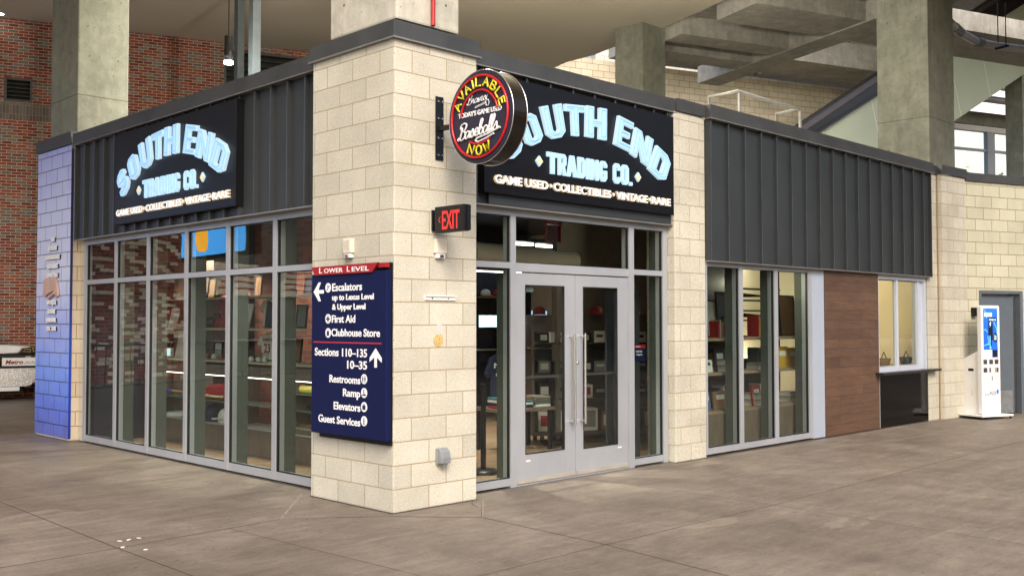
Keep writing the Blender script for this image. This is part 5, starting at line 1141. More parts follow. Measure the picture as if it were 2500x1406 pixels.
# --- makers
def helmet(x, y, z, c, c2, label, s=.12, rz=0):
    t = thing('batting_helmet', label, 'helmet', (x, y, z)); Mx = Matrix.Translation((x, y, z)) @ Matrix.Rotation(rz, 4, 'Z')
    m_ = MB(Mx); m_.lathe([(s*.96, .0), (s*1.0, s*.5), (s*.93, s*.9), (s*.70, s*1.25), (s*.35, s*1.45), (.004, s*1.5)], n=20); m_.build('shell', c, t)
    m_ = MB(Mx); m_.prism([(-s*.7, -s*.6), (-s*1.55, -s*.45), (-s*1.75, 0), (-s*1.55, s*.45), (-s*.7, s*.6)], s*.42, s*.50); m_.build('brim', c2, t)
    m_ = MB(Mx); m_.lathe([(s*.45, 0), (s*.42, s*.2), (s*.1, s*.25)], (0, -s*.72, 0), 12); m_.build('ear_flap', c, t)
    return t
def cap(x, y, z, c, label, s=.09, rz=0):
    t = thing('peaked_hat', label, 'hat', (x, y, z)); Mx = Matrix.Translation((x, y, z)) @ Matrix.Rotation(rz, 4, 'Z')
    m_ = MB(Mx); m_.lathe([(s, .0), (s*.98, s*.5), (s*.8, s*1.0), (s*.4, s*1.25), (.005, s*1.3)], n=16); m_.build('crown', c, t)
    m_ = MB(Mx); m_.prism([(-s*.6, -s*.7), (-s*1.5, -s*.55), (-s*1.75, 0), (-s*1.5, s*.55), (-s*.6, s*.7)], .0, .008); m_.build('brim', c, t)
def jersey(Mx, w_, h, c, num, name, label, c2=None):
    t = thing('jersey', label, 'jersey', Mx @ Vector((w_/2, h, 0)))
    m_ = MB(Mx); m_.prism([(w_*.18, 0), (w_*.82, 0), (w_*.83, h*.62), (w_*.95, h*.50), (w_*1.08, h*.60), (w_*.88, h*.93), (w_*.62, h), (w_*.5, h*.94), (w_*.38, h), (w_*.12, h*.93), (-w_*.08, h*.60), (w_*.05, h*.50), (w_*.17, h*.62)], -.05, 0); m_.build('body', c, t, bevel=.012)
    if num: fit_text(num, Mx, w_*.32, w_*.68, h*.28, h*.34, extrude=.001, bold=.004, z=.002).build('number', c2 or RED, t)
    if name: fit_text(name, Mx, w_*.24, w_*.76, h*.72, h*.10, extrude=.001, bold=.002, z=.002).build('name_letters', c2 or NAVYF, t)
    m_ = MB(Mx); m_.tube([(w_*.3, h*.97, -.02), (w_*.5, h*1.04, -.02), (w_*.7, h*.97, -.02)], .006, 6); m_.build('hanger', M['steel'], t)
def picture(Mx, w_, h, c, label, lean=.12, frm=None, cat='framed picture'):
    t = thing('framed_picture', label, cat, Mx @ Vector((0, 0, 0))); R_ = Mx @ Matrix.Rotation(-lean, 4, 'X')
    m_ = MB(R_); k = .018; m_.box(0, w_, 0, k, -.02, 0); m_.box(0, w_, h-k, h, -.02, 0); m_.box(0, k, k, h-k, -.02, 0); m_.box(w_-k, w_, k, h-k, -.02, 0); m_.build('frame', frm or M['black'], t)
    m_ = MB(R_); m_.box(k, w_-k, k, h-k, -.014, -.008); m_.build('print', c, t)
def books(x, y, z, n, label, c=None, rz=0):
    t = thing('book_stack', label, 'books', (x, y, z))
    for i in range(n):
        m_ = MB(Matrix.Translation((x, y, z+i*.030)) @ Matrix.Rotation(rz+rnd.uniform(-.08, .08), 4, 'Z')); m_.box(-.14, .14, -.10, .10, .001, .028); m_.build('book', c or [paint('book_a', 200, 195, 185), paint('book_b', 180, 175, 170), paint('book_c', 150, 140, 130)][i % 3], t)
def jar(x, y, z, label, h=.13, r=.045, inner=None):
    t = thing('display_jar', label, 'jar', (x, y, z))
    m_ = MB(); m_.lathe([(r, 0), (r, h), (r*.5, h*1.02)], (x, y, z+.001), 14); m_.build('glass_body', M['glass'], t)
    m_ = MB(); m_.lathe([(r*.7, 0), (r*.78, h*.25), (r*.5, h*.48), (.003, h*.5)], (x, y, z+.004), 12); m_.build('contents', inner or WHITEF, t)
def DL(s, z, d=-.18): return DF() @ Vector((s, z, d))
def put(f, s_, z_, *a_, d=-.18, **k): p = DL(s_, z_, d); return f(p.x, p.y, p.z, *a_, **k)
# items on the tiers (photo column -> place along the unit)
m_ = MB(); p = DL(sy(430, 1020), .347, -.16); m_.lathe([(.15, 0), (.16, .02), (.15, .05), (.12, .06)], tuple(p), 5); m_.build('home_plate', M['white'], label='thick white home plate lying on the lowest glass tier', cat='home plate')
put(helmet, sy(520, 1030), .347, NAVYF, NAVYF, 'big two-tone blue helmet on the lowest tier of the display', s=.15, rz=PI)
put(helmet, sy(540, 1035)+.12, .347, WHITEF, WHITEF, 'white helmet right beside the big blue one on the lowest tier', s=.13)
def bat(s0, s1, z, c1, c2, label, d=-.12):
    t = thing('baseball_bat', label, 'bat', DL(s0, z, d)); a_, b_ = DL(s0, z, d), DL(s1, z, d-.03)
    m_ = MB(); m_.tube([tuple(a_), tuple(a_+(b_-a_)*.30)], .034, 10, r2=.033); m_.tube([tuple(a_+(b_-a_)*.30), tuple(a_+(b_-a_)*.6)], .033, 10, r2=.016); m_.build('barrel', c1, t)
    m_ = MB(); m_.tube([tuple(a_+(b_-a_)*.6), tuple(b_)], .015, 10, r2=.012); m_.lathe([(.012, 0), (.022, .01), (.012, .02)], tuple(b_), 8); m_.build('grip', c2, t)
bat(sy(388, 940), sy(388, 940)+.75, .69, paint('blue_barrel', 50, 90, 190, .3), TANB, 'blue and natural wood bat on the upper glass tier at the left')
bat(sy(480, 950), sy(480, 950)+.7, .67, TANB, paint('cream_grip', 225, 215, 160), 'pale wood bat on the upper glass tier in the middle')
m_ = MB(DF()); s_ = sy(495, 970); m_.prism([(s_, .63), (s_+.55, .63), (s_+.50, .80), (s_+.40, .84), (s_+.05, .80)], -.26, -.17); m_.build('folded_jersey', RED, label='folded red jersey behind the pale bat on the upper glass tier', cat='folded jersey', bevel=.02)
jersey(DF(-.0) @ Matrix.Translation((sy(508, 760), 1.60, -.30)), .36, .42, RED, '', '', 'red jersey hanging on the top shelf left of the helmets')
put(helmet, sy(512, 790), 1.577, M['black'], M['black'], 'glossy black helmet on the shelf under the red jersey', s=.10, rz=.4); put(helmet, sy(512, 790)+.25, 1.577, RED, NAVYF, 'red helmet at the right end of the helmet shelf', s=.09, rz=.3)
picture(DF() @ Matrix.Translation((sy(393, 800), 1.578, -.16)), .20, .27, RED, 'small framed red print on the helmet shelf at the left'); picture(DF() @ Matrix.Translation((sy(415, 800), 1.578, -.12)), .22, .27, WHITEF, 'white card display beside the framed red print on the helmet shelf', lean=.2, frm=WHITEF)
picture(DF() @ Matrix.Translation((sy(413, 870)+.22, 1.163, -.12)), .26, .34, WHITEF, 'large white card leaning on the middle shelf at the left', lean=.2, frm=WHITEF)
t = thing('small_monitor', 'tiny lit pale blue monitor on the middle shelf at the left', 'monitor', DL(sy(402, 860), 1.163)); m_ = MB(DF()); s_ = sy(402, 860); m_.box(s_, s_+.17, 1.163, 1.29, -.20, -.16); m_.build('case', M['white'], t); m_ = MB(DF()); m_.box(s_+.012, s_+.158, 1.178, 1.278, -.159, -.156); m_.build('screen', emit('pale_screen', (.6, .9, .95, 1), 1.1), t)
for i, (px, l) in enumerate(((500, 'first'), (517, 'second'), (533, 'third'))): put(jar, sy(px, 880), 1.163, l+' clear jar from the left on the middle shelf below the red helmets', inner=[RED, WHITEF, RED][i])
picture(DF() @ Matrix.Translation((sy(520, 840)+.26, 1.163, -.3)), .34, .36, WHITEF, 'pale board behind the jars on the middle shelf', lean=.05, frm=GREYF)
jersey(DF() @ Matrix.Translation((sy(612, 840), 1.18, -.26)), .42, .33, WHITEF, '23', 'HARRIS II', 'white jersey with a red 23 on the middle shelf nearer the pier', RED)
jersey(DF() @ Matrix.Translation((sy(610, 760), 1.60, -.30)), .42, .34, WHITEF, '4', '', 'white jersey with a red 4 on the top shelf nearer the pier', RED)
picture(DF() @ Matrix.Translation((sy(596, 790), 1.578, -.10)), .17, .32, WHITEF, 'tall white card in front of the jersey with the red 4', lean=.25, frm=WHITEF)
m_ = MB(DF()); s_ = sy(640, 780); m_.prism([(s_-.04, 1.58), (s_+.2, 1.58), (s_+.22, 1.85), (s_+.02, 1.92)], -.25, -.2); m_.build('navy_jersey', NAVYF, label='folded navy garment right of the jersey with the red 4', cat='garment', bevel=.015)
for i, px in enumerate((598, 622, 640, 655)): put(jar, sy(px, 900), 1.163, 'clear jar under the jersey with the red 23, %s from the left' % ['first', 'second', 'third', 'fourth'][i], d=-.10, h=.11, r=.05)
for i, (y_, z_, l, c) in enumerate(((3.20, .61, 'black ball glove on the upper glass shelf of the wood case', M['black']), (3.05, .412, 'black spiked shoe at the bottom of the wood case', M['black']))):
    t = thing('leather_item', l, 'sports item', (1.35, y_, z_)); m_ = MB(Matrix.Translation((1.30, y_, z_)) @ Matrix.Scale(1.7, 4, (0, 1, 0))); m_.lathe([(.06, 0), (.075, .03), (.05, .07), (.01, .09)], n=12); m_.build('body', c, t)
t = thing('yellow_roll', 'rolled pale yellow item on the top glass shelf of the wood case', 'roll', (1.3, 3.2, .85)); m_ = MB(); m_.tube([(1.28, 3.38, .858), (1.28, 3.0, .858)], .047, 14); m_.build('roll', YEL, t)
t = thing('trophy_bar', 'flat gold bracket on the lower glass shelf of the wood case', 'ornament', (1.3, 3.2, .61)); m_ = MB(); m_.box(1.22, 1.3, 2.98, 3.34, .412, .45); m_.build('bar', paint('gold_metal', 165, 135, 80, .35, .6), t)
t = thing('white_bases', 'white trays stacked at the bottom right of the wood case', 'trays', (1.3, 2.6, .42)); m_ = MB(); m_.box(1.2, 1.5, 2.3, 2.7, .412, .44); m_.box(1.22, 1.5, 2.32, 2.68, .441, .47); m_.build('tray', WHITEF, t)
for i in range(3): put(cap, sy(470, 700)+.2+i*1.1, 1.977, [NAVYF, RED, NAVYF][i], 'cap on the highest shelf of the display, %s from the left' % ['first', 'second', 'third'][i])
m_ = MB(); m_.box(1.9, 1.95, 1.4, 2.9, .013, 2.5); m_.build('red_door', paint('red_door_paint', 110, 24, 28), label='dark red panel inside the shop right beside the corner pier', cat='panel')
m_ = MB(); m_.box(1.4, 1.9, 5.75, 6.9, .013, 2.5); m_.build('brown_cupboard', M['cabY'], label='tall brown cupboard behind the far left windows', cat='cupboard')
# ---- inside the entrance
gp = pZ(1300, 1088, 0); G = Matrix.Translation((gp.x, gp.y, 0)) @ Matrix.Rotation(math.radians(-34), 4, 'Z')
gon = thing('shelf_trolley', 'dark wheeled display trolley of shelves behind the double doors', 'shelving', G @ Vector((1.1, .3, 0)))
LG = 2.5
m_ = MB(G); m_.box(0, LG, 0, .62, .13, .18)
for z in (.60, .95, 1.35): m_.box(.05, LG-.05, .06, .56, z, z+.02)
m_.build('shelf', paint('dark_shelf', 70, 60, 52), gon)
m_ = MB(G); m_.box(.05, LG-.05, .57, .60, .18, 1.75)
for x in (0, LG/2, LG-.04): m_.box(x, x+.04, .05, .569, .18, 1.75)
m_.build('back_panel', M['cab'], gon)
m_ = MB(G)
for x in (.15, LG-.2):
    for y in (.08, .54): m_.tube([(x-.02, y, .065), (x+.02, y, .065)], .055, 12)
m_.build('castor', M['rubber'], gon)
o_ = ['first', 'second', 'third', 'fourth', 'fifth', 'sixth', 'seventh', 'eighth', 'ninth', 'tenth', 'eleventh', 'twelfth']
shn = {.182: 'bottom', .622: 'second', .972: 'third', 1.372: 'top'}
for z, cols, h, wd in ((.182, 'wwwbbkbb', .28, .24), (.622, 'kgkwkgkkrgkg', .20, .17), (.972, 'gkwkgkrkgkwk', .18, .17), (1.372, 'kwrkwkgwkrkw', .14, .15)):
    n_ = len(cols); st_ = (LG-.16)/n_
    for i, cc_ in enumerate(cols):
        x = .10+i*st_; c = {'w': WHITEF, 'b': CARD, 'g': GREYF, 'r': RED, 'k': M['black']}[cc_]; hh = h*rnd.uniform(.8, 1.1); wd_ = min(wd, st_-.02)
        t = thing('merchandise_box', '%s box, %s from left on the %s shelf of the trolley' % ({'w': 'white and red', 'b': 'brown', 'g': 'grey', 'r': 'red', 'k': 'black'}[cc_], o_[i], shn[z]), 'box', G @ Vector((x, .2, z)), 'boxed goods on the shelf trolley')
        m_ = MB(G); m_.box(x, x+wd_, .08, .34, z, z+hh); m_.build('carton', c, t)
        m_ = MB(G); m_.box(x+.03, x+wd_-.03, .077, .0795, z+hh*[.25, .45, .15][i % 3], z+hh*[.8, .7, .9][i % 3]); m_.build('printed_panel', [RED, NAVYF, GREYF][i % 3] if cc_ in 'w' else ([WHITEF, CARD, YEL, NAVYF][(i*3) % 4] if cc_ in 'gr' else [WHITEF, GREYF, TANB][i % 3]), t)
for i in range(9):
    v_ = G @ Vector((.16+i*.27, .3, 1.752)); cap(v_.x, v_.y, 1.752, [RED, NAVYF, WHITEF][i % 3], 'cap on top of the trolley behind the doors, %s from the left' % o_[i], s=.09, rz=.8)
# rail of garments along the back wall
t = thing('garment_rail', 'long rail of coloured garments against the dark back wall', 'rail', (5.5, 6.2, 0)); m_ = MB(); m_.tube([(2.6, 6.25, 1.62), (8.8, 6.25, 1.62)], .015, 8); m_.tube([(2.6, 6.25, .013), (2.6, 6.25, 1.62)], .015, 8); m_.tube([(8.8, 6.25, .013), (8.8, 6.25, 1.62)], .015, 8); m_.build('rail_pipe', M['steel'], t)
gc = [NAVYF, RED, WHITEF, GREYF, NAVYF, paint('teal_fabric', 60, 110, 120, .8), RED, paint('gold_fabric', 190, 150, 60, .8), NAVYF, WHITEF, RED, GREYF]
gn = ['navy', 'red', 'white', 'grey', 'navy', 'teal', 'red', 'gold', 'navy', 'white', 'red', 'grey']
for i in range(12): jersey(faceY(2.75+i*.5, 6.24-.1*(i % 2), .95), .40, .60, gc[i], '', '', '%s shirt on the back rail, %s from the left' % (gn[i], o_[i]))
for i in range(3):
    x = 4.0+i*1.5; bt = thing('wall_shelf', 'back wall shelf with lit strip above the garment rail, %s from left' % o_[i], 'shelf', (x, 6.8, 2.1)); m_ = MB(); m_.box(x, x+1.3, 6.6, 6.98, 2.1, 2.13); m_.box(x, x+1.3, 6.6, 6.98, 2.6, 2.63); m_.build('shelf_board', paint('oak_shelf', 150, 130, 108), bt)
    m_ = MB(); m_.box(x, x+1.3, 6.62, 6.66, 2.575, 2.598); m_.build('light_strip', emit('shelf_glow', (.85, .93, 1, 1), 7), bt)
    for k in range(4): cap(x+.2+k*.3, 6.78, 2.132, gc[(i*4+k) % 12], '%s hat on back wall shelf %s, %s along' % (gn[(i*4+k) % 12], ['one', 'two', 'three'][i], o_[k]), s=.10, rz=PI/2)
first = None
for i, (px, py, l) in enumerate(((1180, 1150, 'black stanchion inside the narrow pane next to the corner pier'), (1213, 1138, 'black stanchion in the narrow pane, farther from the corner pier'), (1303, 1112, 'black stanchion seen through the left door'), (1536-45, 1092, 'black stanchion seen through the right door'))):
    p = pZ(px, py+8)
    if first is None:
        first = thing('queue_post', l, 'stanchion', (p.x, p.y, .012), 'black queue posts inside the doors'); f0 = p
        m_ = MB(); m_.lathe([(.17, 0), (.17, .02), (.14, .045), (.03, .055)], (p.x, p.y, .013), 24); m_.build('base', M['black'], first)
        m_ = MB(); m_.tube([(p.x, p.y, .06), (p.x, p.y, .98)], .030, 14); m_.build('post', M['black'], first)
    else: copy_thing(first, (p.x-f0.x, p.y-f0.y, 0), l)
p = dep(1192, 975, 12.8); jersey(faceY(p.x, p.y, .62), .42, .62, NAVYF, '7', 'NE', 'navy jersey hanging behind the narrow pane by the corner pier', WHITEF)
p = dep(1222, 980, 13.6); jersey(faceY(p.x, p.y, .60), .42, .60, WHITEF, '', '', 'cream jersey hanging behind the navy one near the corner pier')
m_ = MB(); m_.box(1.2, 1.24, 3.0, 3.05, .013, 1.4); 
t = thing('clothes_rail', 'steel clothes rail with jerseys behind the narrow left pane', 'rail', (2.5, 3, 0)); q0 = dep(1192, 880, 12.8); m_ = MB(); m_.tube([(q0.x-.3, q0.y+.03, .013), (q0.x-.3, q0.y+.03, 1.30), (q0.x+1.5, q0.y+.03, 1.30), (q0.x+1.5, q0.y+.03, .013)], .014, 8); m_.build('rail_pipe', M['steel'], t)
# lit panels on the far wall, the first standing in for a reflection
for i, (px0, px1, py0, py1, d, st, l) in enumerate(((1168, 1232, 768, 800, 15.5, 1.2, 'glowing panel added behind the narrow left pane in place of a reflection'), (1296, 1345, 757, 792, 17, 1.3, 'lit white blue graphic behind the left door'), (1455, 1468, 762, 775, 17, .8, 'small lit blue screen behind the right door'))):
    a_, b_ = dep(px0, py1, d), dep(px1, py0, d); t = thing('lit_graphic', l, 'light box', a_)
    m_ = MB(); m_.box(a_.x, a_.x+.05, min(a_.y, b_.y), max(a_.y, b_.y)+.3, a_.z, b_.z) if False else m_.box(a_.x, max(b_.x, a_.x+.4), a_.y, a_.y+.06, a_.z, b_.z); m_.build('housing', M['black'], t)
    m_ = MB(); m_.box(a_.x+.01, max(b_.x, a_.x+.4)-.01, a_.y-.006, a_.y-.001, a_.z+.01, b_.z-.01); m_.build('lit_face', emit('lit_graphic_face%d' % i, (.45, .75, 1, 1), st), t)
m_ = MB(); c = dep(1322, 760, 16.5); m_.prism([(c.x-.9+1.9*.5*(1+math.cos(ar(a_)))-.0, c.z-.3+.95*math.sin(ar(a_))) for a_ in range(0, 181, 12)]+[(c.x-.75+1.6*.5*(1+math.cos(ar(a_))), c.z-.3+.78*math.sin(ar(a_))) for a_ in range(180, -1, -12)], 0, .1, M=faceY(0, c.y)); m_.build('wood_arch', paint('arch_wood', 150, 115, 75), label='wooden arch on the back wall behind the left door', cat='arch')
t = thing('exit_reflection_panel', 'red edged panel above the left door, standing in for an exit sign reflection', 'sign', dep(1350, 565, 11.2)); c = dep(1350, 570, 11.2); m_ = MB(faceY(c.x, c.y, c.z)); m_.box(-.11, .11, -.09, .09, -.01, .01); m_.build('panel', paint('smoky_red', 90, 20, 24, .2), t); m_ = MB(faceY(c.x, c.y, c.z)); m_.box(-.12, -.111, -.095, .095, -.012, .012); m_.box(.111, .12, -.095, .095, -.012, .012); m_.box(-.12, .12, .096, .14, -.03, .03); m_.build('edge', M['redsign'], t)  # panel placed inside where the glass reflects an exit sign
t = thing('lifesize_cutout', 'dark grey photo panel standing behind the glass right of the doors', 'panel', (3.9, .55, 0)); m_ = MB(faceY(3.62, .62)); m_.box(0, .62, .013, 2.0, -.02, 0); m_.build('board', paint('grey_photo_board', 48, 50, 56), t); m_ = MB(faceY(3.62, .62)); m_.prism([(.15, .1), (.40, .1), (.42, .7), (.50, 1.0), (.40, 1.35), (.34, 1.5), (.24, 1.5), (.16, 1.3), (.10, .9)], .001, .004); m_.build('grey_figure_print', paint('grey_print2', 85, 88, 92), t)
# ---- right windows: book shelving
RY = .42
bk = thing('book_shelving', 'taupe oak book shelving behind the right-hand windows', 'shelving', (6.5, RY+.3, 0))
m_ = MB(); m_.box(4.96, 8.0, RY, RY+.5, .013, .47); m_.build('cabinet', M['cab'], bk)
m_ = MB(); m_.box(4.96, 8.0, RY+.02, RY+.5, .96, .995); m_.box(4.96, 8.0, RY+.02, RY+.5, 1.405, 1.44); m_.box(4.96, 8.0, RY-.01, RY+.5, .4705, .50); m_.build('shelf', paint('oak_shelf', 150, 130, 108), bk)
ax = pY(1810, 800, RY+.52).x; bx_ = pY(1866, 800, RY+.52).x
m_ = MB(); m_.box(4.96, ax, RY+.50, RY+.53, .50, 2.7); m_.box(bx_, 8.0, RY+.50, RY+.53, .50, 2.7); m_.box(ax+.001, bx_-.001, RY+.50, RY+.53, .50, 1.13); m_.build('back_panel', paint('dark_back_panel', 62, 56, 52), bk)
m_ = MB(); m_.box(ax-.35, bx_+.75, RY+1.0, RY+1.05, .4, 3.0); m_.build('cream_back_wall', cream, label='brightly lit cream wall seen through the middle right-hand window', cat='wall'); point(((ax+bx_)/2-.1, RY+.70, 2.62), 48, (1, .90, .68), .05); point(((ax+bx_)/2+.3, RY+.70, .9), 22, (1, .90, .68), .05)
t = thing('bat_rack', 'rack of dark shelves with two bats against the cream wall in the middle right-hand window', 'rack', ((ax+bx_)/2, RY+.7, 1.2))
m_ = MB()
for z in (1.33+.1, 1.66, 1.95, 2.12, 1.80): m_.box(ax-.2, bx_+.6, RY+.60, RY+.75, z, z+.022)
m_.build('shelf', M['black'], t)
m_ = MB()
for z in (1.74, 2.03): m_.tube([(ax-.15, RY+.62, z), (ax+.25, RY+.62, z+.005)], .035, 8, r2=.03); m_.tube([(ax+.25, RY+.62, z+.005), (ax+.7, RY+.62, z)], .03, 8, r2=.012)
m_.build('bat', M['escdark'], t)
posters = [('pale newspaper print', 190, 186, 175), ('dark photo print', 60, 60, 66), ('faded team print', 150, 140, 130), ('navy print', 32, 38, 60), ('sepia print', 130, 105, 80)]
for i, (px, z, w_, h) in enumerate(((1726, 1.46, .34, .50), (1745, 1.46, .30, .62), (1772, 1.46, .28, .40), (1868, 1.46, .35, .55), (1905, 1.46, .45, .60), (1935, 1.46, .30, .45))):
    x = pY(px, 700, RY+.35).x; nm, r, g, b = posters[i % 5]
    picture(faceY(x, RY+.34-(i % 2)*.05, z-.018), w_, h, paint(nm.replace(' ', '_'), r, g, b), '%s in black frame on upper book shelf, %s from left' % (nm, ['first', 'second', 'third', 'fourth', 'fifth', 'sixth'][i]), lean=.08)
for i, (px, z, n) in enumerate(((1740, .996, 5), (1826, .50, 6), (1908, .50, 5), (1833, .996, 3))):
    x = pY(px+18, 900, RY+.2).x; books(x, RY+.2, z, n, 'stack of %s pale books on the %s shelf, %s right-hand window' % (['', 'one', 'two', 'three', 'four', 'five', 'six'][n], 'middle' if z > .9 else 'lower', ['left', 'middle', 'right', 'middle'][i]))
for i, (px, z, w_, h, c, l) in enumerate(((1722, .502, .16, .24, paint('photo_blue', 70, 95, 130), 'upright blue and grey book at the far left of the lower shelf'), (1748, .502, .30, .24, CARD, 'open brown box standing on the lower shelf, left right-hand window'), (1722, .998, .20, .16, WHITEF, 'white folder on the middle shelf at the far left'), (1752, .998, .24, .30, paint('dark_cover', 40, 34, 34), 'tall dark book with a red label on the middle shelf'),
        (1842, .502, .22, .28, RED, 'red and white poster card on the lower shelf, middle window'), (1905, .998, .30, .30, paint('mustard_cover', 190, 150, 50), 'mustard yellow book cover on the middle shelf, right window'), (1932, .998, .25, .28, paint('mustard_cover', 190, 150, 50), 'second mustard yellow cover on the middle shelf, right window'), (1870, .998, .26, .32, GREYF, 'grey striped book on the middle shelf between the two windows'))):
    x = pY(px, 900, RY+.12).x; t = thing('book', l, 'book', (x, RY+.12, z)); m_ = MB(faceY(x, RY+.14, z) @ Matrix.Rotation(-.12, 4, 'X')); m_.box(0, w_, 0, h, -.03, 0); m_.build('cover', c, t)
    m_ = MB(faceY(x, RY+.14, z) @ Matrix.Rotation(-.12, 4, 'X')); m_.box(w_*.2, w_*.8, h*.55, h*.8, .0005, .002); m_.build('cover_print', WHITEF if c is not WHITEF else NAVYF, t)
# ---- ticket window counter things
for i, (px, py, l) in enumerate(((2158, 885, 'small dark brown basket on the counter inside the left ticket window'), (2212, 882, 'black bottle carrier on the counter inside the right ticket window'))):
    p = pY(px, py, .40); t = thing('counter_item', l, 'basket', (p.x, .40, .94)); m_ = MB(); m_.lathe([(.08, 0), (.11, .12), (.10, .12), (.075, .01)], (p.x, .40, .94), 12); m_.build('basket', CARD if i == 0 else M['black'], t)
    m_ = MB(); m_.tube([(p.x-.10, .40, 1.05), (p.x, .40, 1.16), (p.x+.10, .40, 1.05)], .008, 6); m_.build('handle', M['black'], t)
m_ = MB(); m_.box(9.03, 11.28, .24, .80, .90, .938); m_.build('inner_counter', paint('oak_shelf', 150, 130, 108), shop)
# ================================================================ bright LED board across the concourse (mirrored in the left windows)
def mirror(px, py, dist): 
    p = pX(px, py, .185); d = (p-CV).normalized(); d.x = -d.x; return p+d*dist
c0, c1 = mirror(452, 640, 14), mirror(606, 555, 12.2); 
ax_ = Vector((c1.x-c0.x, c1.y-c0.y, 0)); L = ax_.length; ax_.normalize()
TLB = Matrix(((ax_.x, 0, ax_.y, c0.x), (ax_.y, 0, -ax_.x, c0.y), (0, 1, 0, 0), (0, 0, 0, 1)))
lb = thing('advert_screen', 'large lit blue advert screen with an orange drink, mirrored in the left windows', 'screen', c0)
zz0, zz1 = c0.z+.1, c0.z+1.6
m_ = MB(TLB); m_.box(-.05, L+.05, zz0-.05, zz1+.05, -.2, .2); m_.build('housing', M['black'], lb)
for sgn in (-1, 1):
    k = .201*sgn; k2 = .206*sgn; k3 = .212*sgn
    m_ = MB(TLB); m_.box(0, L, zz0, zz1, k, k2); m_.build('screen', emit('advert_blue', (.08, .42, 1, 1), 5), lb)
    m_ = MB(TLB); m_.prism([(L*.24, zz0+.16), (L*.28, zz0+.10), (L*.38, zz0+.10), (L*.42, zz0+.16), (L*.45, zz1-.45), (L*.43, zz1-.38), (L*.22, zz1-.38), (L*.20, zz1-.45)], min(k2, k3), max(k2, k3)); m_.build('drink_picture', emit('advert_orange', (1, .45, .03, 1), 5), lb)
    m_ = MB(TLB); m_.prism([(L*.46+.16*math.cos(2*PI*i/20), zz1-.3+.16*math.sin(2*PI*i/20)) for i in range(20)], min(k2, k3*1.0), max(k2, k3)+.001); m_.build('fruit_picture', emit('advert_yellow', (1, .8, .1, 1), 5), lb)
# railing far left, seen in the mirror
t = thing('steel_railing', 'dark steel railing by the red and white brick wall at far left', 'railing', BM(-12, -4, 0)); m_ = MB(MB_)
m_.tube([(-30, -2.2, 1.1), (-3, -2.2, 1.1)], .03, 8); m_.tube([(-30, -2.2, .12), (-3, -2.2, .12)], .02, 8)
for i in range(100): m_.tube([(-30+i*.27, -2.2, .1), (-30+i*.27, -2.2, 1.1)], .011, 5)
m_.build('bars', M['black'], t)

# ---- many small goods: balls on stands, cards, book spines
BALL = paint('ball_leather', 228, 224, 214, .5); ST = paint('ball_stitch', 160, 30, 34)
bi = 0; b0 = None
def ball(p, label):
    global b0, bp0
    if b0 is None:
        b0 = thing('baseball', label, 'ball', p, 'baseballs on small stands'); bp0 = Vector(p)
        m_ = MB(); m_.lathe([(.022, 0), (.016, .008), (.014, .018)], tuple(p), 10); m_.build('stand', M['black'], b0)
        m_ = MB(); m_.lathe([(.004+.037*math.sin(PI*k/10), .055-.037*math.cos(PI*k/10)) for k in range(11)], tuple(p), 14); sb = m_.build('ball', BALL, b0)
        m_ = MB(); m_.tube([(p[0]-.030, p[1]+.025*math.cos(2*PI*k/14)*.8, p[2]+.055+.024*math.sin(2*PI*k/14)) for k in range(14)], .0022, 4, closed=True); m_.build('stitching', ST, sb)
    else: copy_thing(b0, Vector(p)-bp0, label)
o2 = ['first', 'second', 'third', 'fourth', 'fifth', 'sixth', 'seventh', 'eighth', 'ninth', 'tenth', 'eleventh', 'twelfth', 'thirteenth', 'fourteenth', 'fifteenth', 'sixteenth', 'seventeenth', 'eighteenth']
for z, nm, n_, d_ in ((1.163, 'middle shelf', 16, -.06), (1.977, 'top shelf', 14, -.10), (.629, 'upper glass tier', 14, -.38), (.347, 'lowest glass tier', 12, -.32)):
    for i in range(n_):
        p = DL(D0+.12+i*(D1-D0-.3)/n_+rnd.uniform(-.03, .03), z, d_); ball((p.x, p.y, p.z), 'baseball on a black stand, %s from the left on the %s' % (o2[i], nm))
pc = [RED, NAVYF, WHITEF, paint('teal_fabric', 60, 110, 120, .8), CARD, GREYF, NAVYF]; pn = ['red', 'navy', 'white', 'teal', 'brown', 'grey', 'navy']
for z, nm, n_ in ((1.978, 'top shelf', 9), (1.578, 'helmet shelf', 8), (1.163, 'middle shelf', 8)):
    for i in range(n_):
        k = rnd.randrange(7); s_ = D0+.15+i*(D1-D0-.3)/n_+rnd.uniform(0, .08)
        picture(DF() @ Matrix.Translation((s_, z, -.30)), rnd.uniform(.16, .24), rnd.uniform(.18, .30), pc[k], 'small %s card in a frame at the back of the %s, %s from left' % (pn[k], nm, o2[i]), lean=.1)
for i in range(9):
    y_ = 2.28+i*.125
    for z, nm in ((.609, 'middle'), (.809, 'upper')): ball((1.20+.06*(i % 2), y_, z), 'baseball in the wood case, %s from the right on the %s glass shelf' % (o2[i], nm))
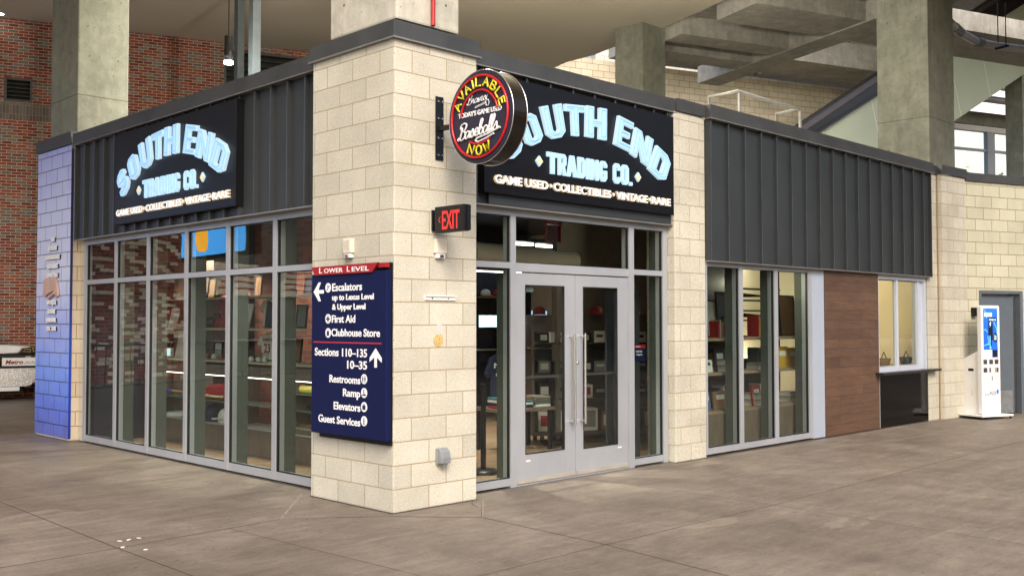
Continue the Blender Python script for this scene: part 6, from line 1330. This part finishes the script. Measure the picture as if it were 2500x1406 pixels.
# book spines in the right-hand windows
sc_ = [paint('spine_%d' % k, *c_) for k, c_ in enumerate(((150, 40, 40), (40, 52, 90), (205, 200, 190), (90, 90, 88), (190, 150, 60), (60, 90, 80), (30, 28, 30), (170, 160, 140)))]; sn = ['red', 'navy', 'cream', 'grey', 'gold', 'green', 'black', 'tan']
for z, nm in ((.998, 'middle'), (.502, 'lower'), (1.442, 'upper')):
    for grp, x0_ in enumerate((5.25, 5.95, 6.95)):
        x = x0_
        for i in range(12):
            k = rnd.randrange(8); w_ = rnd.uniform(.022, .045); h = rnd.uniform(.20, .30)
            m_ = MB(); m_.box(x, x+w_, RY+.22, RY+.40, z, z+h); m_.build('upright_book', sc_[k], label='%s book spine, %s in the %s row on the %s shelf' % (sn[k], o2[i], ['left', 'middle', 'right'][grp], nm), cat='book', group='upright books in the right-hand windows')
            x += w_+.002
# folded shirts stack on a table by the entrance
G2 = Matrix.Translation((3.3, 2.1, 0)) @ Matrix.Rotation(math.radians(-10), 4, 'Z')
tb = thing('display_table', 'low wood display table with folded shirts just inside the doors', 'table', (3.3, 2.1, 0)); m_ = MB(G2); m_.box(0, .9, 0, .6, .52, .56); m_.build('table_top', M['cab'], tb)
for x in (.03, .82):
    for y in (.03, .52): m_ = MB(G2); m_.box(x, x+.05, y, y+.05, .013, .52); m_.build('leg', M['black'], tb)
for i in range(3):
    for k in range(4):
        m_ = MB(G2); m_.box(.06+i*.28, .30+i*.28, .06, .34, .561+k*.035, .592+k*.035); m_.build('folded_shirt', pc[(i+k) % 7], label='%s folded shirt, %s up in pile %s on the low table' % (pn[(i+k) % 7], o2[k], ['one', 'two', 'three'][i]), cat='shirt', bevel=.008, group='folded shirts on the low table')
for i in range(7):
    jersey(G @ Matrix(((1, 0, 0, .1+i*.34), (0, 0, -1, 1.15), (0, 1, 0, .75), (0, 0, 0, 1))), .34, .50, gc[(i*5) % 12], ['7', '13', '10', '5', '27', '2', '44'][i], '', '%s shirt hung above and behind the trolley, %s from the left' % (gn[(i*5) % 12], o2[i]), WHITEF if (i*5) % 12 in (0, 1, 4, 6, 8, 10, 5, 3) else RED)
